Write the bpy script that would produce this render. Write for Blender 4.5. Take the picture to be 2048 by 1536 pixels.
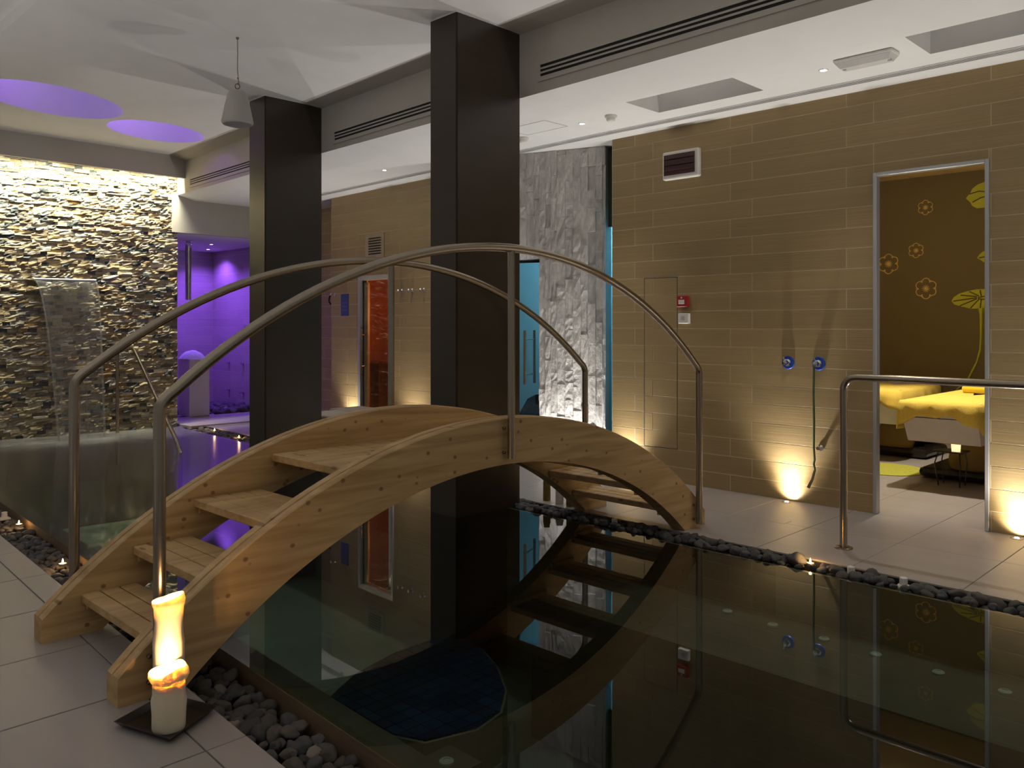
import bpy, bmesh, math, random
from mathutils import Vector, Matrix, noise as mnoise
from mathutils.geometry import tessellate_polygon
rnd = random.Random(7)
D = bpy.data
for o in list(D.objects): D.objects.remove(o)
sc = bpy.context.scene
C = sc.collection

# ------------------------------------------------------------------ camera
f_px, HOR = 1675.0, 650.0
yaw = math.atan2(1694, 1675)                 # view direction measured from +Y towards +X
cam_d = D.cameras.new('camera'); cam = D.objects.new('camera', cam_d); C.objects.link(cam)
cam_d.sensor_width = 36; cam_d.lens = 36 * f_px / 2048
cam_d.shift_y = -(768 - HOR) / 2048
cam.location = (0, 0, 1.30); cam.rotation_euler = (math.pi / 2, 0, -yaw)
cam_d.clip_start = 0.05
sc.camera = cam

# ------------------------------------------------------------------ world, exposure
w = D.worlds.new('world'); sc.world = w; w.use_nodes = True
w.node_tree.nodes['Background'].inputs[0].default_value = (1.0, 0.965, 0.90, 1)
w.node_tree.nodes['Background'].inputs[1].default_value = 0.16
sc.view_settings.view_transform = 'Standard'; sc.view_settings.look = 'None'
sc.view_settings.gamma = 1; sc.view_settings.use_curve_mapping = False
sc.view_settings.exposure = 0.0
cy = sc.cycles
cy.use_denoising = True; cy.max_bounces = 6; cy.diffuse_bounces = 3; cy.glossy_bounces = 3
cy.use_adaptive_sampling = True; cy.adaptive_threshold = .08; cy.adaptive_min_samples = 16
cy.transparent_max_bounces = 8; cy.caustics_reflective = False; cy.caustics_refractive = False
cy.sample_clamp_indirect = 4.0; cy.sample_clamp_direct = 0

# ------------------------------------------------------------------ helpers
def lin(r, g, b):
    f = lambda c: (c / 255 / 12.92) if c / 255 <= .04045 else ((c / 255 + .055) / 1.055) ** 2.4
    return (f(r), f(g), f(b), 1)

def off(o):
    v = Vector((0, 0, 0))
    while o is not None: v = v + Vector(o.location); o = o.parent
    return v

def tag(o, label=None, cat=None, group=None, kind=None):
    if label: o['label'] = label
    if cat: o['category'] = cat
    if group: o['group'] = group
    if kind: o['kind'] = kind
    return o

def thing(name, loc, label, cat, group=None, kind=None):
    o = D.objects.new(name, None); C.objects.link(o); o.location = loc; o.empty_display_size = .1
    return tag(o, label, cat, group, kind)

class MB:
    def __init__(s): s.v = []; s.f = []; s.t = []
    def add(s, vs, fs, tint=None):
        b = len(s.v); s.v += [tuple(v) for v in vs]; s.f += [tuple(i + b for i in f) for f in fs]
        s.t += [tint] * len(fs); return s
    def box(s, x0, x1, y0, y1, z0, z1, tint=None):
        return s.hexa([(x0, y0, z0), (x1, y0, z0), (x1, y1, z0), (x0, y1, z0)], [(x0, y0, z1), (x1, y0, z1), (x1, y1, z1), (x0, y1, z1)], tint)
    def hexa(s, a, b, tint=None):
        n = len(a); fs = [tuple(range(n))[::-1], tuple(range(n, 2 * n))]
        fs += [(i, (i + 1) % n, n + (i + 1) % n, n + i) for i in range(n)]
        return s.add(list(a) + list(b), fs, tint)
    def cbox(s, x0, x1, y0, y1, z0, z1, c=.003):      # box with chamfered edges along all directions
        bm = bmesh.new(); bmesh.ops.create_cube(bm, size=1)
        for v in bm.verts: v.co = ((x0 + x1) / 2 + v.co.x * (x1 - x0), (y0 + y1) / 2 + v.co.y * (y1 - y0), (z0 + z1) / 2 + v.co.z * (z1 - z0))
        bmesh.ops.bevel(bm, geom=bm.edges[:], offset=c, segments=2 if c > .008 else 1, affect='EDGES', profile=.5)
        bm.verts.index_update(); s.add([v.co[:] for v in bm.verts], [[v.index for v in f.verts] for f in bm.faces]); bm.free(); return s
    def prism(s, poly, z0, z1): return s.hexa([(x, y, z0) for x, y in poly], [(x, y, z1) for x, y in poly])
    def lathe(s, c, prof, n=24, axis='z', cap=True):
        vs = []; m = len(prof)
        for i in range(n):
            a = 2 * math.pi * i / n; ca, sa = math.cos(a), math.sin(a)
            for r, h in prof:
                if axis == 'z': vs.append((c[0] + r * ca, c[1] + r * sa, c[2] + h))
                elif axis == 'x': vs.append((c[0] + h, c[1] + r * ca, c[2] + r * sa))
                else: vs.append((c[0] + r * sa, c[1] + h, c[2] + r * ca))
        fs = [(i * m + j, ((i + 1) % n) * m + j, ((i + 1) % n) * m + j + 1, i * m + j + 1) for i in range(n) for j in range(m - 1)]
        if cap:
            fs.append(tuple(i * m for i in range(n))[::-1]); fs.append(tuple(i * m + m - 1 for i in range(n)))
        return s.add(vs, fs)
    def tube(s, pts, r, n=12, closed=False):
        P = [Vector(p) for p in pts]; m = len(P); vs = []; u = None
        for i in range(m):
            t = (P[(i + 1) % m] - P[i - 1]) if closed else (P[min(i + 1, m - 1)] - P[max(i - 1, 0)])
            t.normalize()
            if u is None:
                u = t.cross(Vector((0, 0, 1)))
                if u.length < .1: u = t.cross(Vector((1, 0, 0)))
            u = (u - t * u.dot(t)).normalized(); v = t.cross(u)
            rr = r[i] if isinstance(r, (list, tuple)) else r
            for k in range(n):
                a = 2 * math.pi * k / n; vs.append(P[i] + (u * math.cos(a) + v * math.sin(a)) * rr)
        e = m if closed else m - 1
        fs = [(i * n + k, i * n + (k + 1) % n, ((i + 1) % m) * n + (k + 1) % n, ((i + 1) % m) * n + k) for i in range(e) for k in range(n)]
        if not closed: fs += [tuple(range(n))[::-1], tuple((m - 1) * n + k for k in range(n))]
        return s.add(vs, fs)
    def sheet(s, rows):                                # grid of points
        n = len(rows[0]); vs = [p for r in rows for p in r]
        return s.add(vs, [(i * n + j, i * n + j + 1, (i + 1) * n + j + 1, (i + 1) * n + j) for i in range(len(rows) - 1) for j in range(n - 1)])
    def build(s, name, m, parent=None, smooth=False, label=None, cat=None, group=None, kind=None, up=False):
        o0 = off(parent); me = D.meshes.new(name)
        me.from_pydata([tuple(Vector(v) - o0) for v in s.v], [], s.f)
        if s.t and any(t is not None for t in s.t):
            at = me.attributes.new('tint', 'FLOAT_COLOR', 'FACE')
            fl = []
            for t in s.t: fl += list(t or (1, 1, 1)) + [1]
            at.data.foreach_set('color', fl)
        bm = bmesh.new(); bm.from_mesh(me); bmesh.ops.recalc_face_normals(bm, faces=bm.faces)
        if up:
            bm.normal_update()
            if sum(f.normal.z for f in bm.faces) < 0: bmesh.ops.reverse_faces(bm, faces=bm.faces)
        bm.to_mesh(me); bm.free()
        if m: me.materials.append(m)
        if smooth:
            me.shade_smooth()
            try: me.set_sharp_from_angle(angle=math.radians(smooth if smooth > 1 else 40))
            except Exception: pass
        o = D.objects.new(name, me); C.objects.link(o); o.parent = parent
        return tag(o, label, cat, group, kind)

def bez(p0, p1, p2, n=8):
    p0, p1, p2 = map(Vector, (p0, p1, p2))
    return [p0 * (1 - t) ** 2 + p1 * 2 * t * (1 - t) + p2 * t * t for t in [i / n for i in range(n + 1)]]

def rounded(pts, r, n=6):                              # polyline with rounded corners
    out = [Vector(pts[0])]
    for a, b, c in zip(pts, pts[1:], pts[2:]):
        a, b, c = Vector(a), Vector(b), Vector(c)
        out += bez(b + (a - b).normalized() * r, b, b + (c - b).normalized() * r, n)
    return out + [Vector(pts[-1])]

def light(name, kind, loc, power, color, parent=None, target=None, **kw):
    l = D.lights.new(name, kind); l.energy = power; l.color = color[:3]
    for k, v in kw.items(): setattr(l, k, v)
    o = D.objects.new(name, l); C.objects.link(o); o.parent = parent
    o.location = Vector(loc) - off(parent)
    if target is not None: o.rotation_euler = (Vector(target) - Vector(loc)).to_track_quat('-Z', 'Y').to_euler()
    return o

# ------------------------------------------------------------------ materials
def nodes(name):
    m = D.materials.new(name); m.use_nodes = True; nt = m.node_tree
    return m, nt, nt.nodes['Principled BSDF'], nt.nodes.new, nt.links.new

def mat(name, col, rough=.6, metal=0, var=.12, scale=(6, 6, 6), bump=0, bscale=None, spec=.5, rand=0, attr=False, detail=4, coat=0, sss=0, emit=None, es=0):
    m, nt, p, N, L = nodes(name)
    p.inputs['Roughness'].default_value = rough; p.inputs['Metallic'].default_value = metal
    p.inputs['Specular IOR Level'].default_value = spec
    if coat: p.inputs['Coat Weight'].default_value = coat
    tc = N('ShaderNodeTexCoord'); mp = N('ShaderNodeMapping'); mp.inputs['Scale'].default_value = scale
    L(tc.outputs['Object'], mp.inputs['Vector'])
    ns = N('ShaderNodeTexNoise'); ns.inputs['Scale'].default_value = 1; ns.inputs['Detail'].default_value = detail
    L(mp.outputs[0], ns.inputs['Vector'])
    mr = N('ShaderNodeMapRange'); mr.inputs[1].default_value = .25; mr.inputs[2].default_value = .75
    mr.inputs[3].default_value = 1 - var; mr.inputs[4].default_value = 1 + var
    L(ns.outputs['Fac'], mr.inputs[0])
    mx = N('ShaderNodeVectorMath'); mx.operation = 'SCALE'; mx.inputs[0].default_value = col[:3]
    if attr:
        at = N('ShaderNodeAttribute'); at.attribute_name = 'tint'; L(at.outputs['Color'], mx.inputs[0])
    L(mr.outputs[0], mx.inputs['Scale']); outv = mx.outputs[0]
    if rand:
        oi = N('ShaderNodeObjectInfo'); r2 = N('ShaderNodeMapRange'); r2.inputs[3].default_value = 1 - rand; r2.inputs[4].default_value = 1 + rand
        L(oi.outputs['Random'], r2.inputs[0]); m2 = N('ShaderNodeVectorMath'); m2.operation = 'SCALE'
        L(outv, m2.inputs[0]); L(r2.outputs[0], m2.inputs['Scale']); outv = m2.outputs[0]
    L(outv, p.inputs['Base Color'])
    if bump:
        b = N('ShaderNodeBump'); b.inputs['Strength'].default_value = bump; b.inputs['Distance'].default_value = .01
        src = ns
        if bscale:
            mp2 = N('ShaderNodeMapping'); mp2.inputs['Scale'].default_value = bscale; L(tc.outputs['Object'], mp2.inputs['Vector'])
            src = N('ShaderNodeTexNoise'); src.inputs['Scale'].default_value = 1; src.inputs['Detail'].default_value = 5; L(mp2.outputs[0], src.inputs['Vector'])
        L(src.outputs['Fac'], b.inputs['Height']); L(b.outputs[0], p.inputs['Normal'])
    if sss:
        p.inputs['Subsurface Weight'].default_value = 1; p.inputs['Subsurface Radius'].default_value = (sss, sss * .88, sss * .62); p.inputs['Subsurface Scale'].default_value = 1
    if emit: p.inputs['Emission Color'].default_value = emit; p.inputs['Emission Strength'].default_value = es
    return m

def pine_mat():
    m, nt, p, N, L = nodes('pine')
    tc = N('ShaderNodeTexCoord'); mp = N('ShaderNodeMapping'); mp.inputs['Scale'].default_value = (1.1, 9, 16)
    mp.inputs['Rotation'].default_value = (0, .12, 0)
    L(tc.outputs['Object'], mp.inputs['Vector'])
    ns = N('ShaderNodeTexNoise'); ns.inputs['Scale'].default_value = 1.5; ns.inputs['Detail'].default_value = 8; ns.inputs['Distortion'].default_value = .6
    L(mp.outputs[0], ns.inputs['Vector'])
    cr = N('ShaderNodeValToRGB'); cr.color_ramp.elements[0].position = .32; cr.color_ramp.elements[0].color = (.45, .275, .115, 1)
    cr.color_ramp.elements[1].position = .66; cr.color_ramp.elements[1].color = (.68, .46, .22, 1)
    L(ns.outputs['Fac'], cr.inputs[0])
    mk = N('ShaderNodeMapping'); mk.inputs['Scale'].default_value = (11, 4, 13); L(tc.outputs['Object'], mk.inputs['Vector'])
    vo = N('ShaderNodeTexVoronoi'); vo.inputs['Scale'].default_value = 1; vo.inputs['Randomness'].default_value = 1; L(mk.outputs[0], vo.inputs['Vector'])
    kr = N('ShaderNodeValToRGB'); kr.color_ramp.elements[0].position = .09; kr.color_ramp.elements[0].color = (1, 1, 1, 1)
    kr.color_ramp.elements[1].position = .15; kr.color_ramp.elements[1].color = (0, 0, 0, 1)
    L(vo.outputs['Distance'], kr.inputs[0])
    mx = N('ShaderNodeMix'); mx.data_type = 'RGBA'; mx.inputs['B'].default_value = (.17, .085, .03, 1)
    sf = N('ShaderNodeMath'); sf.operation = 'MULTIPLY'; sf.inputs[1].default_value = .75
    L(kr.outputs[0], sf.inputs[0]); L(sf.outputs[0], mx.inputs['Factor']); L(cr.outputs[0], mx.inputs['A'])
    L(mx.outputs['Result'], p.inputs['Base Color']); p.inputs['Roughness'].default_value = .5
    return m

def clear_mat(name, tint, ior=1.33, rough=.0, body=None, bodyfac=0.0, streak=False, boost=1.0, thin=False):
    m, nt, p, N, L = nodes(name); nt.nodes.remove(p); out = nt.nodes['Material Output']
    fr = N('ShaderNodeLayerWeight'); fr.inputs['Blend'].default_value = .5 if thin else .0
    if not thin: fr = N('ShaderNodeFresnel'); fr.inputs['IOR'].default_value = ior
    tr = N('ShaderNodeBsdfTransparent'); tr.inputs[0].default_value = tint
    gl = N('ShaderNodeBsdfGlossy'); gl.inputs['Roughness'].default_value = rough; gl.inputs[0].default_value = (1, 1, 1, 1)
    mx = N('ShaderNodeMixShader'); fac = fr.outputs[0]
    if boost != 1:
        mu = N('ShaderNodeMath'); mu.operation = 'MULTIPLY'; mu.inputs[1].default_value = boost; mu.use_clamp = True
        L(fac, mu.inputs[0]); fac = mu.outputs[0]
    if thin:
        pw = N('ShaderNodeMath'); pw.operation = 'POWER'; pw.inputs[1].default_value = 4; L(fr.outputs['Facing'], pw.inputs[0])
        ad0 = N('ShaderNodeMath'); ad0.operation = 'MULTIPLY_ADD'; ad0.inputs[1].default_value = .5; ad0.inputs[2].default_value = .03; L(pw.outputs[0], ad0.inputs[0]); fac = ad0.outputs[0]
    L(fac, mx.inputs[0]); L(tr.outputs[0], mx.inputs[1]); L(gl.outputs[0], mx.inputs[2])
    last = mx.outputs[0]
    if body:
        df = N('ShaderNodeBsdfDiffuse'); df.inputs[0].default_value = body
        tl = N('ShaderNodeBsdfTranslucent'); tl.inputs[0].default_value = body
        ad = N('ShaderNodeMixShader'); L(df.outputs[0], ad.inputs[1]); L(tl.outputs[0], ad.inputs[2])
        m2 = N('ShaderNodeMixShader'); m2.inputs[0].default_value = bodyfac
        if streak:
            tc = N('ShaderNodeTexCoord'); mp = N('ShaderNodeMapping'); mp.inputs['Scale'].default_value = (22, 5, 1.2); L(tc.outputs['Object'], mp.inputs['Vector'])
            ns = N('ShaderNodeTexNoise'); ns.inputs['Scale'].default_value = 1; ns.inputs['Detail'].default_value = 5; L(mp.outputs[0], ns.inputs['Vector'])
            mr = N('ShaderNodeMapRange'); mr.inputs[1].default_value = .3; mr.inputs[2].default_value = .7; mr.inputs[3].default_value = bodyfac * .6; mr.inputs[4].default_value = bodyfac * 1.4
            L(ns.outputs['Fac'], mr.inputs[0]); L(mr.outputs[0], m2.inputs[0])
        L(last, m2.inputs[1]); L(ad.outputs[0], m2.inputs[2]); last = m2.outputs[0]
    L(last, out.inputs[0])
    return m

def emit_mat(name, col, s):
    m, nt, p, N, L = nodes(name); p.inputs['Base Color'].default_value = (0, 0, 0, 1)
    p.inputs['Emission Color'].default_value = col; p.inputs['Emission Strength'].default_value = s; return m

M = {}
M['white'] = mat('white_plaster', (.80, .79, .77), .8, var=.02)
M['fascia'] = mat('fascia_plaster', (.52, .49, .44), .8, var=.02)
M['plank'] = mat('wood_look_tile', (.345, .242, .112), .42, var=.13, scale=(3, 1.6, 150), bump=.06, rand=.07)
M['grout'] = mat('grout', (.62, .52, .36), .9, var=.05)
M['floor'] = mat('floor_tile', (.38, .34, .315), .34, var=.06, scale=(9, 2, 9), rand=.03)
M['floorgrout'] = mat('floor_grout', (.20, .18, .17), .9)
M['column'] = mat('brown_panel', (.045, .032, .022), .34, var=.12, scale=(3, 3, 12))
M['trim'] = mat('white_trim', (.75, .74, .72), .5)
M['pine'] = pine_mat()
M['steel'] = mat('brushed_steel', (.36, .31, .245), .27, 1, var=.05, scale=(30, 30, 30))
M['chrome'] = mat('chrome', (.8, .8, .8), .08, 1, var=0)
M['spout'] = mat('bright_steel', (.8, .8, .74), .3, .7, var=.02)
M['alu'] = mat('aluminium', (.52, .52, .52), .35, .6, var=.04)
M['stone'] = mat('split_stone', (1, 1, 1), .8, var=.25, scale=(30, 30, 60), bump=.5, bscale=(60, 60, 90), attr=True)
M['grey_stone'] = mat('grey_split_stone', (1, 1, 1), .75, var=.16, scale=(28, 28, 12), bump=.6, bscale=(50, 50, 30), attr=True)
M['pebble'] = mat('dark_pebble', (.072, .069, .066), .75, var=.45, scale=(30, 30, 30), rand=.35, bump=.3, bscale=(60, 60, 60))
M['pebble2'] = mat('brown_grey_pebble', (.105, .09, .08), .8, var=.55, scale=(25, 25, 25), rand=.3, bump=.4, bscale=(50, 50, 50))
M['pebble3'] = mat('pale_pebble', (.27, .22, .18), .8, var=.3, scale=(25, 25, 25), bump=.4, bscale=(50, 50, 50))
M['rim'] = mat('rim_stone', (.20, .135, .085), .5, var=.2, scale=(3, 3, 30))
M['pool'] = mat('pool_lining', (.25, .26, .21), .6, var=.25, scale=(1.5, 1.5, 1.5))
M['ledge'] = mat('pool_ledge', (.19, .155, .13), .5, var=.15, scale=(5, 5, 5))
M['mosaic'] = mat('blue_mosaic', (.022, .06, .17), .3, var=.35, scale=(5, 5, 5), rand=.3)
M['water'] = clear_mat('pool_water', (.56, .68, .60, 1), 1.33, .012, boost=1.25)
def churn(m):
    # the surface is churned up and full of bubbles where the waterfall lands
    nt = m.node_tree; N = nt.nodes.new; L = nt.links.new; out = nt.nodes['Material Output']
    tc = N('ShaderNodeTexCoord'); ds = N('ShaderNodeVectorMath'); ds.operation = 'DISTANCE'; ds.inputs[1].default_value = (3.40, 10.35, ZW_)
    mp = N('ShaderNodeMapping'); L(tc.outputs['Object'], mp.inputs['Vector']); L(mp.outputs[0], ds.inputs[0])
    mr = N('ShaderNodeMapRange'); mr.interpolation_type = 'SMOOTHSTEP'; mr.inputs[1].default_value = .25; mr.inputs[2].default_value = 2.6; mr.inputs[3].default_value = 1; mr.inputs[4].default_value = 0
    L(ds.outputs['Value'], mr.inputs[0])
    gl = [n for n in nt.nodes if n.type == 'BSDF_GLOSSY'][0]
    mw = N('ShaderNodeMapRange'); mw.interpolation_type = 'SMOOTHSTEP'; mw.inputs[1].default_value = .3; mw.inputs[2].default_value = 6.5; mw.inputs[3].default_value = 1; mw.inputs[4].default_value = 0; L(ds.outputs['Value'], mw.inputs[0])
    ma = N('ShaderNodeMath'); ma.operation = 'MULTIPLY_ADD'; ma.inputs[1].default_value = .26; ma.inputs[2].default_value = .012; L(mw.outputs[0], ma.inputs[0]); L(ma.outputs[0], gl.inputs['Roughness'])
    last = out.inputs[0].links[0].from_socket
    df = N('ShaderNodeBsdfDiffuse'); df.inputs[0].default_value = (.62, .64, .62, 1)
    sq = N('ShaderNodeMath'); sq.operation = 'POWER'; sq.inputs[1].default_value = 2.5; L(mr.outputs[0], sq.inputs[0])
    nz = N('ShaderNodeTexNoise'); nz.inputs['Scale'].default_value = 3; L(tc.outputs['Object'], nz.inputs['Vector'])
    mu = N('ShaderNodeMath'); mu.operation = 'MULTIPLY'; L(sq.outputs[0], mu.inputs[0]); L(nz.outputs['Fac'], mu.inputs[1])
    m3 = N('ShaderNodeMath'); m3.operation = 'MULTIPLY'; m3.inputs[1].default_value = .32; L(mu.outputs[0], m3.inputs[0])
    mx = N('ShaderNodeMixShader'); L(m3.outputs[0], mx.inputs[0]); L(last, mx.inputs[1]); L(df.outputs[0], mx.inputs[2]); L(mx.outputs[0], out.inputs[0])
ZW_ = -.014
churn(M['water'])
M['fall'] = clear_mat('falling_water', (.97, .97, .97, 1), 1.12, .15, body=(.8, .8, .76, 1), bodyfac=.22, streak=True, thin=True)
M['foam'] = clear_mat('foam', (.95, .95, .95, 1), 1.2, .3, body=(.75, .77, .76, 1), bodyfac=.045, streak=True, thin=True)
M['dark'] = mat('dark_void', (.012, .011, .010), .8)
M['black'] = mat('black_lacquer', (.012, .010, .009), .25)
M['tray'] = mat('dark_tray', (.016, .011, .009), .3)
M['wax'] = mat('wax', (.86, .76, .58), .5, var=.03, sss=.016)
M['flame'] = emit_mat('flame', (1, .62, .22, 1), 60)
M['plastic'] = mat('white_plastic', (.78, .76, .70), .4, var=.03)
M['grey_plastic'] = mat('grey_plastic', (.48, .46, .43), .5, var=.03)
M['red'] = mat('red_plastic', (.36, .018, .018), .4)
M['redglass'] = mat('dark_red_glass', (.055, .014, .014), .12, var=.2, scale=(2, 2, 40))
M['blue'] = mat('blue_plastic', (.02, .07, .40), .35)
M['bluesign'] = mat('blue_sign', (.05, .06, .28), .5)
M['hose'] = mat('green_hose', (.10, .13, .06), .4)
M['olive'] = mat('olive_wall', (.115, .085, .030), .8, var=.04)
M['gold'] = mat('gold_print', (.62, .42, .12), .5)
M['lime'] = mat('lime_print', (.36, .36, .012), .7)
M['limerug'] = mat('lime_rug', (.42, .42, .05), .95, var=.15, scale=(60, 60, 60), bump=.4)
M['yellow'] = mat('yellow_towel', (.80, .58, .10), .95, var=.08, scale=(90, 90, 90), bump=.35, bscale=(200, 200, 200))
M['bed'] = mat('cream_bed', (.62, .57, .50), .5)
M['khaki'] = mat('khaki_fabric', (.30, .20, .05), .8)
M['roomceil'] = mat('room_ceiling', (.62, .47, .24), .8)
M['cedar'] = mat('cedar', (.30, .085, .028), .45, var=.35, scale=(6, 22, 1.2))
M['oak'] = mat('oak_edge', (.42, .24, .11), .5, var=.2, scale=(20, 20, 2))
M['glass'] = clear_mat('door_glass', (.93, .94, .93, 1), 1.45, .0, thin=True)
M['teal_wall'] = mat('teal_wall', (.27, .50, .60), .7, var=.04)
M['teal_glass'] = clear_mat('teal_glass', (.78, .93, .97, 1), 1.45, .02, thin=True)
M['mesh'] = mat('woven_lounger', (.03, .05, .08), .6, var=.9, scale=(55, 55, 55))
M['shower_tile'] = mat('shower_tile', (.42, .36, .34), .4, var=.1, scale=(3, 3, 60), rand=.06)
M['snow'] = mat('crushed_ice', (.85, .86, .9), .6, var=.1, scale=(40, 40, 40), bump=.8, bscale=(60, 60, 60))
M['cream'] = mat('cream_block', (.70, .66, .60), .5, var=.03)
M['bench'] = mat('bench_stone', (.36, .31, .24), .6, var=.1)
M['jar'] = mat('olive_jar', (.20, .13, .02), .35, var=.4, scale=(15, 15, 15))
M['lens'] = emit_mat('lamp_lens', (1, .98, .95, 1), 40)
M['lenswarm'] = emit_mat('uplight_lens', (1, .86, .6, 1), 60)
M['lensviolet'] = emit_mat('violet_lens', (.75, .6, 1, 1), 30)
M['diffuser'] = mat('lamp_diffuser', (.70, .68, .65), .3, var=.05)
M['nozzle'] = mat('white_nozzle', (.75, .75, .72), .4)

WARM = (1.0, .88, .66); NEUT = (1.0, .93, .84); COOL = (1.0, .97, .93); VIOLET = (.30, .10, 1.0)

# ------------------------------------------------------------------ measured lines of the place
def interp(tab, y):
    if y <= tab[0][0]: a, b = tab[0], tab[1]
    elif y >= tab[-1][0]: a, b = tab[-2], tab[-1]
    else:
        for a, b in zip(tab, tab[1:]):
            if a[0] <= y <= b[0]: break
    return a[1] + (b[1] - a[1]) * (y - a[0]) / (b[0] - a[0])
xfloor = lambda y: 1.284 + .0478 * (y - 2.2)            # near deck edge
xrim = lambda y: 1.541 + .0435 * (y - 2.2)              # near pool rim
xw = lambda y: interp([(-2, 4.30), (1, 4.29), (4.2, 4.268), (8.6, 4.56), (10.4, 4.62)], y)   # far water edge
xc = lambda y: interp([(-2, 4.47), (1, 4.468), (4.4, 4.495), (8.6, 4.80), (10.4, 4.90)], y)  # far channel outer edge
xf = lambda y: interp([(-2, 4.28), (1.6, 4.338), (4.28, 4.407), (7.11, 4.532), (8.8, 4.60), (10.46, 4.66)], y)  # fascia
xwall = 5.858
xw2 = lambda y: 5.97 + .031 * (y - 7.17)
ys = lambda x: 10.90 - .085 * (x - 2.4)                 # stone wall face
ZL, ZC, ZW = 2.93, 3.438, -.014
zf = lambda y: ZL + interp([(-2, .028), (4.28, .031), (7.11, .056), (10.8, .052)], y)   # lower edge of the fascia

# ================================================================== STRUCTURE
# ---- near deck
fl = MB().prism([(-2.6, -2.2), (xfloor(-2.2) - .006, -2.2), (xfloor(11) - .006, 11), (-2.6, 11)], -.30, -.006).build('floor', M['floorgrout'], kind='structure')
def tile(parent, quad, z=0.0, th=.02, m=None, g=.002, name='tile'):
    cx = sum(p[0] for p in quad) / 4; cy_ = sum(p[1] for p in quad) / 4
    def sh(p, d): 
        return (p[0] + (d if p[0] < cx else -d), p[1] + (d if p[1] < cy_ else -d))
    a = [sh(p, g) for p in quad]; b = [sh(p, g + .0015) for p in quad]
    mb = MB(); vs = [(x, y, z - th) for x, y in a] + [(x, y, z - .0015) for x, y in a] + [(x, y, z) for x, y in b]
    fs = [(3, 2, 1, 0), (8, 9, 10, 11)] + [(k * 4 + i, k * 4 + (i + 1) % 4, k * 4 + 4 + (i + 1) % 4, k * 4 + 4 + i) for k in (0, 1) for i in range(4)]
    return mb.add(vs, fs).build(name, m or M['floor'], parent)
yj = [2.4625 + .586 * k for k in range(-6, 15)]
for a, b in zip(yj, yj[1:]):
    for e0, e1 in ((.134, 0), (.72, .134), (1.306, .72), (1.892, 1.306)):
        if e0 > 1 and (b < 1.0): continue
        tile(fl, [(xfloor(a) - e0, a), (xfloor(a) - e1, a), (xfloor(b) - e1, b), (xfloor(b) - e0, b)], g=.0035 if e1 else .002)
# ---- far walkway, shower floor, treatment room floor
fr = MB().prism([(xc(y) + .004, y) for y in (-2, 1, 4.4, 8.6, 10.4)] + [(4.9, 14), (7, 14), (7, 9.3), (6.0, 9.3), (6.0, 5), (9.5, 5), (9.5, -2)], -.30, -.006).build('floor', M['floorgrout'], kind='structure')
yj = [1.318 + .5535 * k for k in range(-3, 17)]
for a, b in zip(yj, yj[1:]):
    xs_ = [None, 5.16, 5.858] if a < 4.5 else [None, 5.16, 5.86, 6.36]
    if a < 4.0: xs_ += [6.55, 7.24, 7.93, 8.62, 9.29]
    for i in range(len(xs_) - 1):
        q = [((xc(a) + .006) if xs_[i] is None else xs_[i], a), (xs_[i + 1], a), (xs_[i + 1], b), ((xc(b) + .006) if xs_[i] is None else xs_[i], b)]
        if b > 10.45: b2 = 10.4; q = [(min(p[0], 9), min(p[1], b2)) for p in q]
        tile(fr, q, g=.0015)
for a, b in ((10.41, 10.96), (10.96, 11.51)):
    for x0, x1 in ((4.70, 5.25), (5.25, 5.80), (5.80, 6.33)):
        tile(fr, [(x0, a), (x1, a), (x1, b), (x0, b)], z=.012, th=.03, g=.0015)

# ---- channels (trough under the pebbles) and pool basin
Ys = [-2, 0, 2.2, 4.2, 6, 8.6, 10.4, 10.95]
near_ch = MB()
near_ch.sheet([[(xfloor(y), y, -.012), (xfloor(y), y, -.20), (xrim(y), y, -.20)] for y in Ys]).build('channel_near', M['dark'], kind='structure')
MB().hexa([(xrim(-2), -2, -.5), (xrim(-2) + .03, -2, -.5), (xrim(10.95) + .03, 10.95, -.5), (xrim(10.95), 10.95, -.5)],
          [(xrim(-2), -2, -.018), (xrim(-2) + .03, -2, -.018), (xrim(10.95) + .03, 10.95, -.018), (xrim(10.95), 10.95, -.018)]).build('trim_1', M['rim'], kind='structure')
MB().sheet([[(xw(y) + .02, y, -.20), (xc(y), y, -.20), (xc(y), y, -.008)] for y in [-2, 1, 4.2, 8.6, 10.4]]).build('channel_far', M['dark'], kind='structure')
Yq = [-2, 1, 4.2, 8.6, 10.4]
MB().sheet([[(xw(y), y, -.5), (xw(y), y, -.02), (xw(y) + .02, y, -.02), (xw(y) + .02, y, -.2)] for y in Yq]).build('trim_2', M['rim'], kind='structure')
pool = MB()
pool.sheet([[(xrim(y) + .03, y, -.02), (xrim(y) + .03, y, -1.15), (xw(y), y, -1.15), (xw(y), y, -.02)] for y in Ys[:-1] + [10.9]])
pool.add([(xrim(-2) + .03, -2, -1.15), (xw(-2), -2, -1.15), (xw(-2), -2, -.02), (xrim(-2) + .03, -2, -.02)], [(0, 1, 2, 3)])
pool.add([(xrim(10.4) + .03, 10.9, -1.15), (4.75, 10.9, -1.15), (4.75, 10.9, -.02), (xrim(10.4) + .03, 10.9, -.02)], [(0, 1, 2, 3)])
pool.build('pool_basin', M['pool'], kind='structure')
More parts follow.
